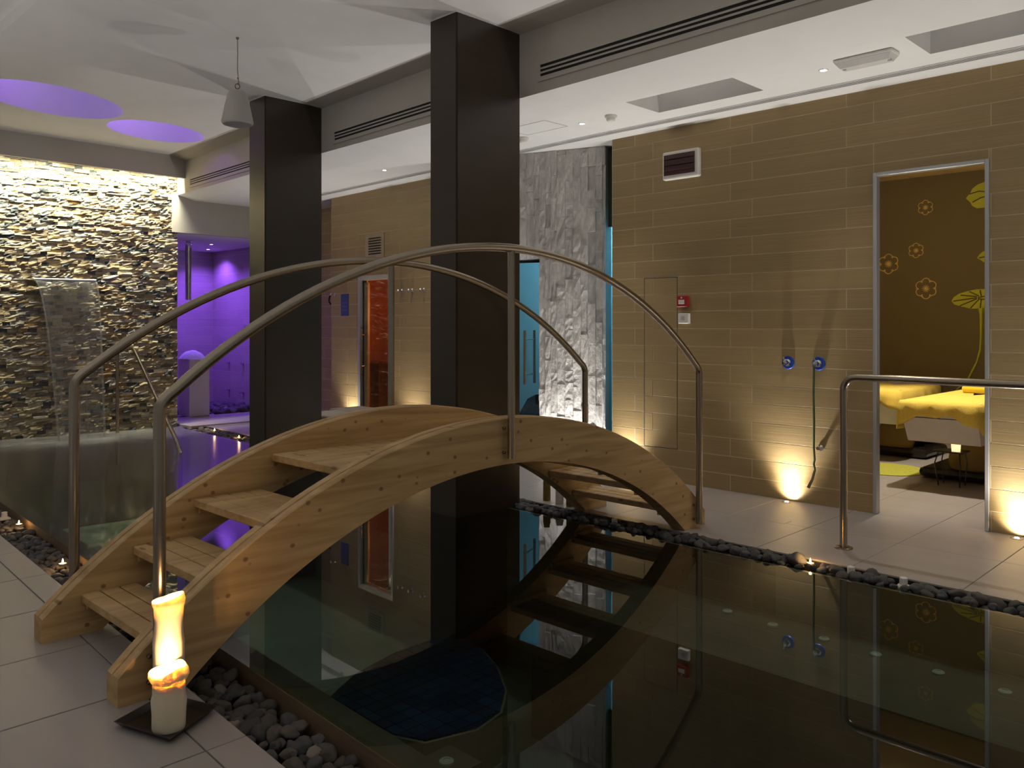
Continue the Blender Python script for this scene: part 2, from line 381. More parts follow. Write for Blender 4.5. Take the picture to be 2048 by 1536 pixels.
# under-water ledge along the near rim and steps along the far wall
MB().hexa([(xrim(y) + .03, y, -1.1) for y in (-2, 10)] + [(xrim(y) + .20, y, -1.1) for y in (10, -2)],
          [(xrim(y) + .03, y, -.10) for y in (-2, 10)] + [(xrim(y) + .20, y, -.10) for y in (10, -2)]).build('trim_3', M['ledge'], kind='structure')
MB().hexa([(4.27, -2, -1.1), (4.27, 3.35, -1.1), (3.55, 3.35, -1.1), (3.55, -2, -1.1)], [(4.27, -2, -.29), (4.27, 3.35, -.29), (3.55, 3.35, -.29), (3.55, -2, -.29)]).build('trim_4', M['ledge'], kind='structure')

# ---- water
wp = [(xrim(y), y) for y in Ys] + [(4.72, 10.72)] + [(xw(y) + .012, y) for y in (10.4, 8.6, 4.2, 1, -2)]
MB().add([(x, y, ZW) for x, y in wp], [tuple(range(len(wp)))]).build('pool_water', M['water'], label='still dark green pool water reflecting the footbridge and columns', cat='water', kind='stuff', up=True)

# ---- plank-tiled walls
def rects_minus(r, holes):
    out = [r]
    for h in holes:
        nx = []
        for a0, a1, b0, b1 in out:
            h0, h1, k0, k1 = max(a0, h[0]), min(a1, h[1]), max(b0, h[2]), min(b1, h[3])
            if h0 >= h1 or k0 >= k1: nx.append((a0, a1, b0, b1)); continue
            if a0 < h0: nx.append((a0, h0, b0, b1))
            if h1 < a1: nx.append((h1, a1, b0, b1))
            if b0 < k0: nx.append((h0, h1, b0, k0))
            if k1 < b1: nx.append((h0, h1, k1, b1))
        out = nx
    return [q for q in out if q[1] - q[0] > .008 and q[3] - q[2] > .008]
def plank(parent, pos, y0, y1, z0, z1, m, name='plank', g=.0022, nrm=(-1, 0)):
    # pos(y, depth) -> (x, y): face of the wall; chamfered tile
    c = .0007
    def P(y, z, d): 
        x, yy = pos(y, d); return (x, yy, z)
    a = [(y0 + g, z0 + g), (y1 - g, z0 + g), (y1 - g, z1 - g), (y0 + g, z1 - g)]
    b = [(y0 + g + c, z0 + g + c), (y1 - g - c, z0 + g + c), (y1 - g - c, z1 - g - c), (y0 + g + c, z1 - g - c)]
    vs = [P(y, z, .008) for y, z in a] + [P(y, z, c) for y, z in a] + [P(y, z, 0) for y, z in b]
    fs = [(0, 1, 2, 3), (8, 9, 10, 11)] + [(k * 4 + i, k * 4 + (i + 1) % 4, k * 4 + 4 + (i + 1) % 4, k * 4 + 4 + i) for k in (0, 1) for i in range(4)]
    return MB().add(vs, fs).build(name, m, parent)
def plank_wall(parent, pos, y0, y1, z0, z1, holes, jA, jB, L=.9165, row=.1425, zs=-.0125, m=None, inside=None):
    k = 0
    while zs + k * row < z1:
        a, b = max(z0, zs + k * row), min(z1, zs + (k + 1) * row)
        j = jA if k % 2 == 0 else jB
        s = j - math.ceil((j - y0) / L) * L
        while s < y1:
            r = (max(s, y0), min(s + L, y1), a, b)
            if r[1] - r[0] > .01 and b - a > .008:
                for q in rects_minus(r, holes): plank(parent, pos, *q, m or M['plank'])
                if inside:
                    hq, par = inside
                    q = (max(r[0], hq[0]), min(r[1], hq[1]), max(a, hq[2]), min(b, hq[3]))
                    if q[1] - q[0] > .01 and q[3] - q[2] > .008: plank(par, lambda y, d: (pos(y, d)[0] - .001, y), *q, m or M['plank'])
            s += L
        k += 1
DO = (1.571, 2.287, -1, 2.345)                          # doorway of the treatment room
HATCH = (3.880, 4.207, .277, 1.693)
posR = lambda y, d: (xwall + d, y)
wr = MB()
for q in ((-1.5, 1.571, 0, ZL), (2.287, 4.555, 0, ZL), (1.571, 2.287, 2.345, ZL)):
    pass
wpoly = [(-1.5, -.05), (1.571, -.05), (1.571, 2.345), (2.287, 2.345), (2.287, -.05), (4.555, -.05), (4.555, ZL), (-1.5, ZL)]
wall_r = MB().hexa([(xwall + .001, y, z) for y, z in wpoly], [(xwall + .05, y, z) for y, z in wpoly]).build('wall_right', M['grout'], kind='structure')
hatch = thing('access_panel', (xwall, 4.04, .277), 'flush wood-look access panel outlined in the wall left of the red call point', 'access panel')
g_ = .004
plank_wall(wall_r, posR, .0, 4.553, 0, ZL, [DO, (HATCH[0] - g_, HATCH[1] + g_, HATCH[2] - g_, HATCH[3] + g_)], 4.309, 4.121,
           inside=(HATCH, hatch))
for a, b, c, d in ((HATCH[0] - g_, HATCH[0] + .001, HATCH[2] - g_, HATCH[3] + g_), (HATCH[1] - .001, HATCH[1] + g_, HATCH[2] - g_, HATCH[3] + g_), (HATCH[0] + .001, HATCH[1] - .001, HATCH[2] - g_, HATCH[2] + .001), (HATCH[0] + .001, HATCH[1] - .001, HATCH[3] - .001, HATCH[3] + g_)):
    MB().box(xwall + .0004, xwall + .004, a, b, c, d).build('joint', M['dark'], hatch)
# sauna wall (slightly skewed), opening for the sauna door
SD = (7.88, 8.585, -1, 1.86)
pos2 = lambda y, d: (xw2(y) + d, y)
w2p = [(6.3, -.05), (7.88, -.05), (7.88, 1.86), (8.585, 1.86), (8.585, -.05), (9.24, -.05), (9.24, ZL), (6.3, ZL)]
wall_s = MB().hexa([(xw2(y) + .001, y, z) for y, z in w2p], [(xw2(y) + .12, y, z) for y, z in w2p]).build('wall_back', M['grout'], kind='structure')
plank_wall(wall_s, pos2, 6.3, 9.238, 0, ZL, [SD], 8.86, 8.67)
# wall of the shower recess
XS = 6.36; YS = 13.25
wall_x = MB().box(XS + .001, XS + .1, 9.1, YS + .1, -.05, 2.95).build('wall_recess', M['grout'], kind='structure')
plank_wall(wall_x, lambda y, d: (XS + d, y), 9.25, 10.55, 0, 2.9, [], 9.9, 9.7)
plank_wall(wall_x, lambda y, d: (XS + d, y), 11.5, YS, 0, 2.6, [], 12.4, 12.2, m=M['shower_tile'])
wall_y = MB().box(4.5, XS + .1, YS + .001, YS + .1, -.05, 2.7).build('wall_shower', M['grout'], kind='structure')
plank_wall(wall_y, lambda x, d: (x, YS + d), 4.6, XS, 0, 2.6, [], 5.9, 5.6, m=M['shower_tile'])
MB().box(4.58, 4.66, 10.86, YS, -.05, 2.7).build('wall_shower_side', M['shower_tile'], kind='structure')

# ---- ceilings
def holed(loops, z, flip=False):
    pts = [Vector((x, y, z)) for lp in loops for x, y in lp]
    tris = tessellate_polygon([[Vector((x, y, z)) for x, y in lp] for lp in loops])
    return pts, [tuple(t) for t in tris]
def ell(pts_fn, n=48): return [pts_fn(2 * math.pi * i / n) for i in range(n)]
def blob(cx, cy_, a, b, rot):
    def f(t):
        x = a * math.cos(t); y = b * math.sin(t)
        return (cx + x * math.cos(rot) - y * math.sin(rot), cy_ + x * math.sin(rot) + y * math.cos(rot))
    return f
OV = [(2.60, 8.72, .72, .52, .52), (3.83, 9.31, .56, .43, .42)]
o_loops = [ell(blob(*o)) for o in OV]
o_loops[0] = [(min(max(x, 1.78), 9), y) for x, y in o_loops[0]]
xa = lambda y: interp([(-2, 3.93), (1, 4.02), (3.7, 4.13), (5.05, 4.204), (7.07, 4.281), (10.46, 4.442)], y)
outer = [(1.72, -2), (1.73, 10.6)] + [(xa(y), y) for y in (10.6, 7.07, 5.05, 3.7, 1, -2)]
pts, tris = holed([outer] + o_loops, ZC)
ceil = MB().add(pts, tris).build('ceiling', M['white'], kind='structure')
MB().add([(1.72, -2, ZC), (1.73, 10.6, ZC), (1.73, 10.6, ZC + .085), (1.72, -2, ZC + .085)], [(0, 1, 2, 3)]).build('ceiling_step', M['white'], ceil)
MB().add([(-2.6, -2, ZC + .085), (1.72, -2, ZC + .085), (1.73, 10.9, ZC + .085), (-2.6, 10.9, ZC + .085)], [(0, 1, 2, 3)]).build('ceiling_upper', M['white'], ceil)
zb = lambda y: interp([(-2, 3.43), (4.2, 3.428), (7, 3.425), (9.74, 3.40), (10.46, 3.39)], y)
MB().sheet([[(xa(y), y, ZC), (xf(y), y, zb(y))] for y in (-2, 1, 3.7, 4.28, 5.05, 7.11, 8.8, 10.46)]).build('cornice', M['fascia'], ceil)  # darker fascia colour stands in for the shade on this band
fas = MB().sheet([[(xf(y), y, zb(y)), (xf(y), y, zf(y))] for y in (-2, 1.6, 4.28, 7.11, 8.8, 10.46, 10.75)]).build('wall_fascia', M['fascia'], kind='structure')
RC = [(4.945, 5.365, 2.848, 3.72), (4.935, 5.352, .88, 1.753)]
lo = [(4.9, -2), (6.1, -2), (6.1, 4.6), (6.6, 5.0), (6.6, 10.72), (4.9, 10.72)]
pts, tris = holed([lo] + [[(a, c), (b, c), (b, d), (a, d)] for a, b, c, d in RC], ZL)
ceil2 = MB().add(pts, tris).build('ceiling', M['white'], kind='structure')
MB().sheet([[(xf(y), y, zf(y)), (4.9, y, ZL)] for y in (-2, 1.6, 4.28, 7.11, 8.8, 10.46, 10.72)]).build('ceiling_strip', M['white'], ceil2)
for a, b, c, d in RC:
    h = .30
    MB().add([(a, c, ZL), (b, c, ZL), (b, d, ZL), (a, d, ZL), (a, c, ZL + h), (b, c, ZL + h), (b, d, ZL + h), (a, d, ZL + h)],
             [(0, 1, 5, 4), (1, 2, 6, 5), (2, 3, 7, 6), (3, 0, 4, 7), (4, 5, 6, 7)]).build('skylight_shaft', M['white'], ceil2)
for i, lp in enumerate(o_loops):
    h = .42; n = len(lp)
    MB().add([(x, y, ZC) for x, y in lp] + [(x, y, ZC + h) for x, y in lp], [(k, (k + 1) % n, n + (k + 1) % n, n + k) for k in range(n)] + [tuple(range(n, 2 * n))]).build('ceiling_well', M['white'], ceil, smooth=True)
# beam over the stone wall and the lintel of the shower
MB().hexa([(1.2, 10.40, 3.168), (4.66, 10.457, 3.168), (4.66, 10.50, 3.168), (1.2, 10.45, 3.168)], [(1.2, 10.40, ZC + .1), (4.66, 10.457, ZC + .1), (4.66, 10.50, ZC + .1), (1.2, 10.45, ZC + .1)]).build('beam', M['fascia'], kind='structure')  # white beam; the darker fascia colour stands for its lack of light
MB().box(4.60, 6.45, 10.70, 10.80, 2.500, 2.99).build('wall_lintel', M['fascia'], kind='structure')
MB().box(4.60, 6.45, 10.80, YS + .1, 2.50, 2.55).build('ceiling', M['white'], kind='structure')
MB().add([(1.2, 10.45, 3.50), (4.75, 10.50, 3.50), (4.75, 11.0, 3.50), (1.2, 11.2, 3.50)], [(0, 1, 2, 3)]).build('ceiling', M['white'], kind='structure')

# ---- columns
def column(name, x0, x1, y0, y1, label):
    t = thing(name, (x0, y0, -1.1), label, 'column')
    MB().box(x0 + .004, x1 - .004, y0 + .004, y1 - .004, -1.1, ZC).build('core', M['column'], t)
    MB().box(x0 + .010, x1 - .001, y0, y0 + .006, -1.1, ZC - .006).build('front_panel', M['column'], t)
    MB().box(x0, x0 + .006, y0 + .008, y1 - .001, -1.1, ZC - .006).build('side_panel', M['column'], t)
    MB().box(x0 - .004, x1 + .004, y0 - .004, y0, ZC - .006, ZC).build('ceiling_bead', M['trim'], t)
    MB().box(x0 - .004, x0, y0, y1 + .004, ZC - .006, ZC).build('ceiling_bead', M['trim'], t)
    MB().box(x1, x1 + .006, y0 - .002, y0 + .004, zf(y0), ZC - .006).build('corner_bead', M['trim'], t)
column('column', 3.788, 4.405, 4.276, 4.552, 'nearer dark brown panelled column standing in the pool behind the footbridge crown')
column('column', 3.922, 4.53, 7.107, 7.401, 'farther dark brown panelled column between the purple shower and the sauna wall')

# ================================================================== STONE WALLS
def stone_piece(mb, o, u, n, w_, h_, tint, dmax, base=0.0, nu=3, nv=2, r=rnd, jit=.35):
    # o: lower-left corner (Vector), u: unit vector along the wall, n: outward normal
    zc = Vector((0, 0, 1)); d0 = base + r.uniform(.15, 1) * dmax
    vs = []; fs = []
    for j in range(nv + 1):
        for i in range(nu + 1):
            e = (i in (0, nu)) or (j in (0, nv))
            d = d0 + r.uniform(-jit, jit) * dmax * (1.0 if not e else .8)
            vs.append(o + u * (w_ * i / nu + (0 if e else r.uniform(-.1, .1) * w_)) + zc * (h_ * j / nv) + n * max(d, .002))
    for j in range(nv):
        for i in range(nu):
            a = j * (nu + 1) + i; fs.append((a, a + 1, a + nu + 2, a + nu + 1))
    ring = list(range(nu)) + [j * (nu + 1) + nu for j in range(nv)] + [nv * (nu + 1) + i for i in range(nu, 0, -1)] + [j * (nu + 1) for j in range(nv, 0, -1)]
    nb = len(vs)
    for k in ring:
        i, j = k % (nu + 1), k // (nu + 1)
        vs.append(o + u * (w_ * i / nu) + zc * (h_ * j / nv) - n * .004)
    m = len(ring)
    fs += [(ring[k], nb + k, nb + (k + 1) % m, ring[(k + 1) % m]) for k in range(m)]
    mb.add(vs, fs, tint)

x0s, x1s = 1.30, 4.675
sw = MB().hexa([(x0s, ys(x0s) + .03, -.6), (x1s, ys(x1s) + .03, -.6), (x1s, ys(x1s) + .14, -.6), (x0s, ys(x0s) + .14, -.6)],
               [(x0s, ys(x0s) + .03, 3.5), (x1s, ys(x1s) + .03, 3.5), (x1s, ys(x1s) + .14, 3.5), (x0s, ys(x0s) + .14, 3.5)]).build('wall_left', mat('mortar', (.20, .17, .12), .9), kind='structure')
us = Vector((1, -.085, 0)).normalized(); ns_ = Vector((-.085, -1, 0)).normalized()
PAL = [((.37, .30, .175), 20), ((.44, .385, .25), 18), ((.30, .245, .155), 18), ((.30, .28, .235), 20), ((.20, .155, .10), 8), ((.065, .078, .080), 14), ((.55, .51, .40), 9), ((.34, .24, .11), 5), ((.13, .12, .11), 6)]
def pick(): 
    c = rnd.choices([p[0] for p in PAL], [p[1] for p in PAL])[0]; k = rnd.uniform(.8, 1.2); return tuple(v * k for v in c)
stones = []; z = -.1
while z < 3.42:
    h_ = rnd.choice((.032, .036, .040, .044)); x = x0s - rnd.uniform(0, .1)
    while x < x1s:
        L_ = rnd.uniform(.07, .19); tint = pick()
        if tint[0] < .12: L_ = rnd.uniform(.07, .10)
        L_ = min(L_, x1s - x)
        if L_ > .015: stones.append((x, z, L_, h_, tint))
        x += L_
    z += h_
order = sorted(range(len(stones)), key=lambda i: -stones[i][2] * stones[i][3] * (1 if stones[i][0] > 2.66 and 0 < stones[i][1] < 3.2 else 0))
top300 = set(order[:295]); rest = MB()
for i, (x, z, L_, h_, tint) in enumerate(stones):
    o = Vector((x, ys(x) + .03, z)); dm = .027 if z < 3.1 else .02
    if i in top300:
        mb = MB(); stone_piece(mb, o, us, ns_, L_ - .001, h_ - .001, tint, dm); mb.build('stone', M['stone'], sw)
    else: stone_piece(rest, o, us, ns_, L_ - .001, h_ - .001, tint, dm)
rest.build('stone_facing', M['stone'], sw, kind='stuff')

# grey split-face wall (diagonal), with the steam-room doorway at its left
GA, GB = Vector((5.477, 6.272, 0)), Vector((6.025, 4.754, 0))
gu = (GB - GA).normalized(); gn = Vector((gu.y, -gu.x, 0)); 
if gn.x > 0: gn = -gn
GL = (GB - GA).length
s_door1 = (Vector((5.809, 5.353, 0)) - GA).length; s_door0 = s_door1 - .72; ZD = 1.925
GP = [(0, -.05), (s_door0, -.05), (s_door0, ZD), (s_door1, ZD), (s_door1, -.05), (GL, -.05), (GL, ZL), (0, ZL)]
gw = MB().hexa([GA + gu * s + Vector((0, 0, z)) for s, z in GP], [GA + gu * s - gn * .16 + Vector((0, 0, z)) for s, z in GP]).build('wall_grey_stone', mat('grey_mortar', (.30, .29, .28), .9), kind='structure')
s = s_door0 - .35; cnt = 0
s = .0
while s < GL - .005:
    w_ = min(rnd.uniform(.05, .085), GL - s); z = -.02 - rnd.uniform(0, .1)
    while z < ZL - .01:
        h_ = min(rnd.choice((.11, .16, .22, .30, .36)), ZL - z - .002)
        if ZL - z - h_ < .04: h_ = ZL - z - .002
        z0_, z1_ = z, z + h_
        if s_door0 - .02 < s + w_ / 2 < s_door1 + .0:
            if z1_ < ZD: z += h_; continue
            z0_ = max(z0_, ZD + .002)
        k = rnd.uniform(.85, 1.12); c = (.60 * k, .575 * k, .545 * k)
        mb = MB(); stone_piece(mb, GA + gu * s + Vector((0, 0, max(z0_, 0))), gu, gn, w_ - .0015, z1_ - max(z0_, 0) - .0015, c, .024, nu=2, nv=3, jit=.22); mb.build('stone', M['grey_stone'], gw); cnt += 1
        z += h_
    s += w_

# ================================================================== BRIDGE
BX, R1, R0, CZ = 2.922, 2.672, 2.440, -1.832
xe0, xe1 = 1.078, 4.766
bridge = thing('arched_footbridge', (BX, 3.40, 0), 'arched pale pine footbridge with slatted steps and steel handrails across the pool', 'bridge')
def beam(y0, y1):
    n = 64
    a_out = [math.acos((xe0 - BX) / R1) + (math.acos((xe1 - BX) / R1) - math.acos((xe0 - BX) / R1)) * i / n for i in range(n + 1)]
    ai0 = math.pi - math.asin(-CZ / R0); ai1 = math.asin(-CZ / R0)
    a_in = [ai0 + (ai1 - ai0) * i / n for i in range(n + 1)]
    top = [(BX + R1 * math.cos(a), CZ + R1 * math.sin(a)) for a in a_out]; bot = [(BX + R0 * math.cos(a), CZ + R0 * math.sin(a)) for a in a_in]
    ch = .006; ym = y0 + (y1 - y0) * .48; g = .006
    sec = [(y0, 'b', 0), (y0, 't', -ch), (y0 + ch, 't', 0), (ym - g, 't', 0), (ym - g * .6, 't', -.009), (ym + g * .6, 't', -.009), (ym + g, 't', 0), (y1 - ch, 't', 0), (y1, 't', -ch), (y1, 'b', 0)]
    vs = []; fs = []
    cols = []
    st = [((xe0, top[0][1]), (xe0, 0))] + [(t, b) for t, b in zip(top, bot)] + [((xe1, top[-1][1]), (xe1, 0))]
    st = st[0:1] + st[1:-1] + st[-1:]
    m = len(sec)
    for (tx, tz), (bx, bz) in st:
        for y, w_, d in sec: vs.append((tx, y, tz + d) if w_ == 't' else (bx, y, bz))
    for i in range(len(st) - 1):
        for j in range(m):
            fs.append((i * m + j, i * m + (j + 1) % m, (i + 1) * m + (j + 1) % m, (i + 1) * m + j))
    fs.append(tuple(range(m))); fs.append(tuple((len(st) - 1) * m + j for j in range(m)))
    me = MB().add(vs, fs); o = me.build('side_beam', M['pine'], bridge)
    bm = bmesh.new(); bm.from_mesh(o.data); bmesh.ops.remove_doubles(bm, verts=bm.verts, dist=1e-5); bmesh.ops.dissolve_degenerate(bm, edges=bm.edges, dist=1e-6); bmesh.ops.recalc_face_normals(bm, faces=bm.faces); bm.to_mesh(o.data); bm.free()
    return o
beam(2.945, 3.045); beam(3.757, 3.857)
treads = [(1.226, 1.462, .170, 3), (1.438, 1.705, .332, 3), (1.712, 2.055, .498, 4)]
for x0, x1, z, n in treads + [(2 * BX - b, 2 * BX - a, z, n) for a, b, z, n in treads] + [(2.107, 3.737, .664, 14)]:
    p = (x1 - x0) / n
    for i in range(n):
        MB().cbox(x0 + i * p + .003, x0 + (i + 1) * p - .004, 3.045, 3.757, z - .038, z, .004).build('tread_slat', M['pine'], bridge)
    if n < 14:
        for yb in (3.047, 3.735): MB().cbox(x0 + .02, x1 - .02, yb, yb + .02, z - .068, z - .0385, .002).build('tread_cleat', M['pine'], bridge)
def rail(y, cz, R, xa_, xb_, zt):
    n = 48
    a0 = math.acos((xa_ + .055 - BX) / R); a1 = math.acos((xb_ - .055 - BX) / R)
    arc = [(BX + R * math.cos(a0 + (a1 - a0) * i / n), y, cz + R * math.sin(a0 + (a1 - a0) * i / n)) for i in range(n + 1)]
    z0 = cz + R * math.sin(a0) - .055 / math.tan(a0 - math.pi / 2 + 1e-6) * 0 
    s0 = Vector((xa_, y, arc[0][2] - .075)); s1 = Vector((xb_, y, arc[-1][2] - .075))
    path = [Vector((xa_, y, .03)), s0] + bez(s0, (xa_, y, arc[0][2] - .035), arc[0], 6)[1:] + [Vector(p) for p in arc[1:-1]] + bez(arc[-1], (xb_, y, arc[-1][2] - .035), s1, 6) + [Vector((xb_, y, .03))]
    h = MB().tube(path, .0212, 14).build('handrail', M['steel'], bridge, smooth=True)
    MB().tube([(BX + .02, y, .64), (BX + .02, y, cz + R - .01)], .0185, 14).build('post', M['steel'], bridge, smooth=True)
    s = 1 if y < 3.4 else -1
    for (x, zs) in ((BX + .02, (.67, .79)), (xb_, (.06, .15)), (xa_, (.06, .15))):
        for z in zs:
            for dx in (-.026, .026):
                MB().lathe((x + dx, y + s * .034, z), [(.001, -s * .016), (.008, -s * .014), (.008, 0)], 8, 'y').build('bolt', M['steel'], bridge)
rail(2.914, -.885, 2.565, 1.207, 4.648, 0); rail(3.889, -.96, 2.625, 1.243, 4.686, 0)

# ---- pool-side handrail on the right
hr = thing('pool_handrail', (4.83, 2.058, 0), 'low steel handrail standing on the tiles in front of the treatment room door', 'handrail')
MB().tube(rounded([(4.83, 2.058, .004), (4.83, 2.058, .997), (4.83, .35, .997), (4.83, .35, .004)], .085, 8), .0212, 14).build('tube', M['steel'], hr, smooth=True)
for y in (2.058, .35): 
    fo = MB().lathe((4.83, y, 0), [(.052, 0), (.052, .006), (.048, .008), (.024, .009)], 24).build('base_flange', M['steel'], hr, smooth=True)
    for k in range(3):
        a = 2 * math.pi * k / 3 + .5; MB().lathe((4.83 + .037 * math.cos(a), y + .037 * math.sin(a), .008), [(.006, 0), (.006, .004), (.002, .006)], 8).build('screw', M['steel'], fo)

# ---- grab rail by the stone wall
gr = thing('grab_rail', (3.87, 10.55, -.3), 'bent steel grab rail descending into the pool before the stone wall', 'handrail')
MB().tube(rounded([(3.87, 10.58, -.4), (3.87, 10.58, .98), (3.99, 10.40, 1.02), (3.745, 8.62, .10), (3.735, 8.50, -.02), (3.735, 8.50, -.5)], .06, 6), .0205, 12).build('tube', M['steel'], gr, smooth=True)

# ================================================================== PEBBLES
pmesh = []
for k in range(7):
    bm = bmesh.new(); bmesh.ops.create_icosphere(bm, subdivisions=3, radius=1)
    sd = Vector((k * 7.3, k * 3.1, 1.7))
    for v in bm.verts:
        d = 1 + .38 * mnoise.noise(v.co * 1.0 + sd) + .13 * mnoise.noise(v.co * 2.6 + sd) + .05 * mnoise.noise(v.co * 6 + sd)
        v.co = v.co * d
    me = D.meshes.new('pebble'); bm.to_mesh(me); bm.free(); me.shade_smooth(); pmesh.append(me)
pm_mats = {}
def pebble_data(k, m):
    if (k, m) not in pm_mats:
        me = pmesh[k].copy(); me.materials.append(M[m]); pm_mats[(k, m)] = me
    return pm_mats[(k, m)]
def put_pebble(x, y, z, r, m, label, group, r_=rnd):
    o = D.objects.new('pebble', pebble_data(r_.randrange(7), m)); C.objects.link(o)
    o.location = (x, y, z); o.scale = (r * r_.uniform(.9, 1.35), r * r_.uniform(.85, 1.2), r * r_.uniform(.6, .85))
    o.rotation_euler = (r_.uniform(-.5, .5), r_.uniform(-.5, .5), r_.uniform(0, 6.28))
    return tag(o, label, 'pebble', group)
def fill(xlo, xhi, y0, y1, rmin, rmax, zt, mats, avoid=()):
    r = random.Random(int(y0 * 100) + int(rmax * 1e4)); out = []
    for layer, zz in ((0, zt - .05), (1, zt)):
        tries = int((y1 - y0) * 900); pl = []
        for _ in range(tries):
            y = r.uniform(y0, y1); rad = r.uniform(rmin, rmax); x = r.uniform(xlo(y) + rad * 1.0, xhi(y) - rad * 1.0)
            if any((x - a) ** 2 + (y - b) ** 2 < ((rad + c) * (.76 if layer else .9)) ** 2 for a, b, c in pl): continue
            if any((x - a) ** 2 + (y - b) ** 2 < (rad + c) ** 2 for a, b, c in avoid): continue
            pl.append((x, y, rad)); out.append((x, y, zz + r.uniform(-.012, .012), rad, r.choices(*mats)[0]))
    return out
MIXN = (['pebble', 'pebble2', 'pebble3'], [6, 9, .7]); MIXD = (['pebble', 'pebble2', 'pebble3'], [10, 4, .25])
MIXF = (['pebble', 'pebble2'], [10, 3])
tl_pos = [(1.659, 6.263, -.035), (1.556, 5.054, -.035), (4.80, 9.944, -.02), (4.70, 9.118, -.02), (4.412, 2.064, -.012)]
blk = [(4.39, 3.393), (4.40, 1.835), (4.395, 1.567), (1.662, 6.616)]
avoid = [(x, y, .030) for x, y, z in tl_pos] + [(x, y, .03) for x, y in blk] + [(4.385, 2.135, .05)]
beds = [
    (fill(xfloor, xrim, 1.9, 3.35, .020, .036, -.075, MIXN, avoid), 'rounded grey stone in the pebble channel between the candles and the pool', 'stones in the near channel by the candles'),
    (fill(xfloor, xrim, 3.8, 7.3, .020, .034, -.075, MIXD, avoid), 'dark stone in the pebble channel left of the footbridge', 'stones in the channel left of the footbridge'),
    (fill(lambda y: xw(y) + .02, xc, .8, 4.5, .021, .040, -.014, MIXF, avoid), 'dark stone in the narrow pebble strip along the far walkway', 'stones in the far walkway strip'),
    (fill(lambda y: xw(y) + .02, xc, 8.3, 10.4, .026, .042, -.035, MIXD, avoid), 'dark stone in the pebble strip before the purple shower', 'stones before the purple shower'),
]
for k, (lst, label, group) in enumerate(beds):
    lst.sort(key=lambda p: -p[2])
    top = [p for p in lst if p[2] > (-.10, -.10, -.039, -.06)[k]]; low = [p for p in lst if p not in top]
    N_ = (95, 75, 95, 30)[k]
    # nearest first
    top.sort(key=lambda p: p[0] * .711 + p[1] * .703)
    for p in top[:N_]: put_pebble(*p, label, group)
    for mname in ('pebble', 'pebble2', 'pebble3'):
        mb = MB()
        for x, y, z, r, m in top[N_:] + low:
            if m != mname: continue
            me = pmesh[rnd.randrange(7)]; mt = Matrix.Translation((x, y, z)) @ Matrix.Rotation(rnd.uniform(0, 6), 4, 'Z') @ Matrix.Diagonal((r * 1.15, r, r * .75, 1))
            mb.add([mt @ v.co for v in me.vertices], [tuple(p.vertices) for p in me.polygons])
        if mb.v: mb.build('pebble_bed', M[mname], None, smooth=80, label={'pebble': 'loose dark', 'pebble2': 'loose brown-grey', 'pebble3': 'loose pale'}[mname] + ' stones filling ' + ['the near channel by the candles', 'the channel left of the footbridge', 'the strip along the far walkway', 'the strip before the purple shower'][k], cat='pebbles', kind='stuff')
o = put_pebble(4.415, 2.150, .000, .048, 'pebble', 'large round black stone beside the tealight on the far strip', None)

# tealights in the pebbles
def tealight(x, y, z, label, power=.5):
    t = thing('tealight', (x, y, z), label, 'candle', 'tealights among the pebbles')
    MB().lathe((x, y, z), [(.0001, 0), (.0195, 0), (.020, .014), (.0185, .014), (.018, .002), (.0001, .002)], 16, cap=False).build('cup', M['alu'], t, smooth=True)
    MB().lathe((x, y, z), [(.0001, .003), (.0175, .003), (.0175, .009), (.0001, .010)], 16, cap=False).build('wax', M['wax'], t, smooth=True)
    MB().lathe((x, y, z), [(.0002, .011), (.004, .015), (.0052, .020), (.004, .028), (.0002, .040)], 8, cap=False).build('flame', M['flame'], t, smooth=True)
    light('tealight_glow', 'POINT', (x, y, z + .05), power, (1, .55, .2), t, shadow_soft_size=.006)
TL = ['lit tealight in the left channel nearest the left picture edge', 'lit tealight in the left channel beside the far handrail post of the footbridge', 'lit tealight in the strip before the shower, nearer the stone wall', 'lit tealight in the strip before the shower, beside the far column', 'lit tealight next to the big black stone on the far walkway strip']
for p, l in zip(tl_pos, TL): tealight(p[0], p[1], p[2] - .005, l)
BL = ['small white plastic socket in the pebbles under the far end of the footbridge', 'small white plastic socket in the far pebbles, next one right of the tealight', 'small white plastic socket in the far pebbles, rightmost one', 'flat white plastic socket in the pebbles at the left picture edge']
for (x, y), l in zip(blk, BL):
    zs_ = .028 if x > 4 else .0
    t = thing('floor_socket', (x, y, -.04 + zs_), l, 'socket', 'white sockets among the pebbles')
    MB().lathe((x, y, -.045 + zs_), [(.027, 0), (.027, .006), (.020, .008), (.019, .040), (.016, .043), (.0001, .043)], 16).build('cap', M['plastic'], t, smooth=True)
    MB().cbox(x - .034, x + .034, y - .03, y + .03, -.055 + zs_, -.043 + zs_, .002).build('plate', M['plastic'], t)

# ================================================================== CANDLES AND TRAY
tray = thing('candle_tray', (1.158, 2.741, 0), 'dark square tray on the tiles holding two pillar candles', 'tray')
tc_ = [(1.016, 2.812), (1.096, 2.566), (1.305, 2.680), (1.222, 2.900)]
def scale_poly(p, s, c=(1.158, 2.741)): return [(c[0] + (x - c[0]) * s, c[1] + (y - c[1]) * s) for x, y in p]
a = scale_poly(tc_, .84); b = scale_poly(tc_, 1.0); c_ = scale_poly(tc_, .965); d_ = scale_poly(tc_, .83)
vs = [(x, y, .002) for x, y in a] + [(x, y, .022) for x, y in b] + [(x, y, .022) for x, y in c_] + [(x, y, .007) for x, y in d_]
fs = [(3, 2, 1, 0), (12, 13, 14, 15)] + [(k * 4 + i, k * 4 + (i + 1) % 4, k * 4 + 4 + (i + 1) % 4, k * 4 + 4 + i) for k in range(3) for i in range(4)]
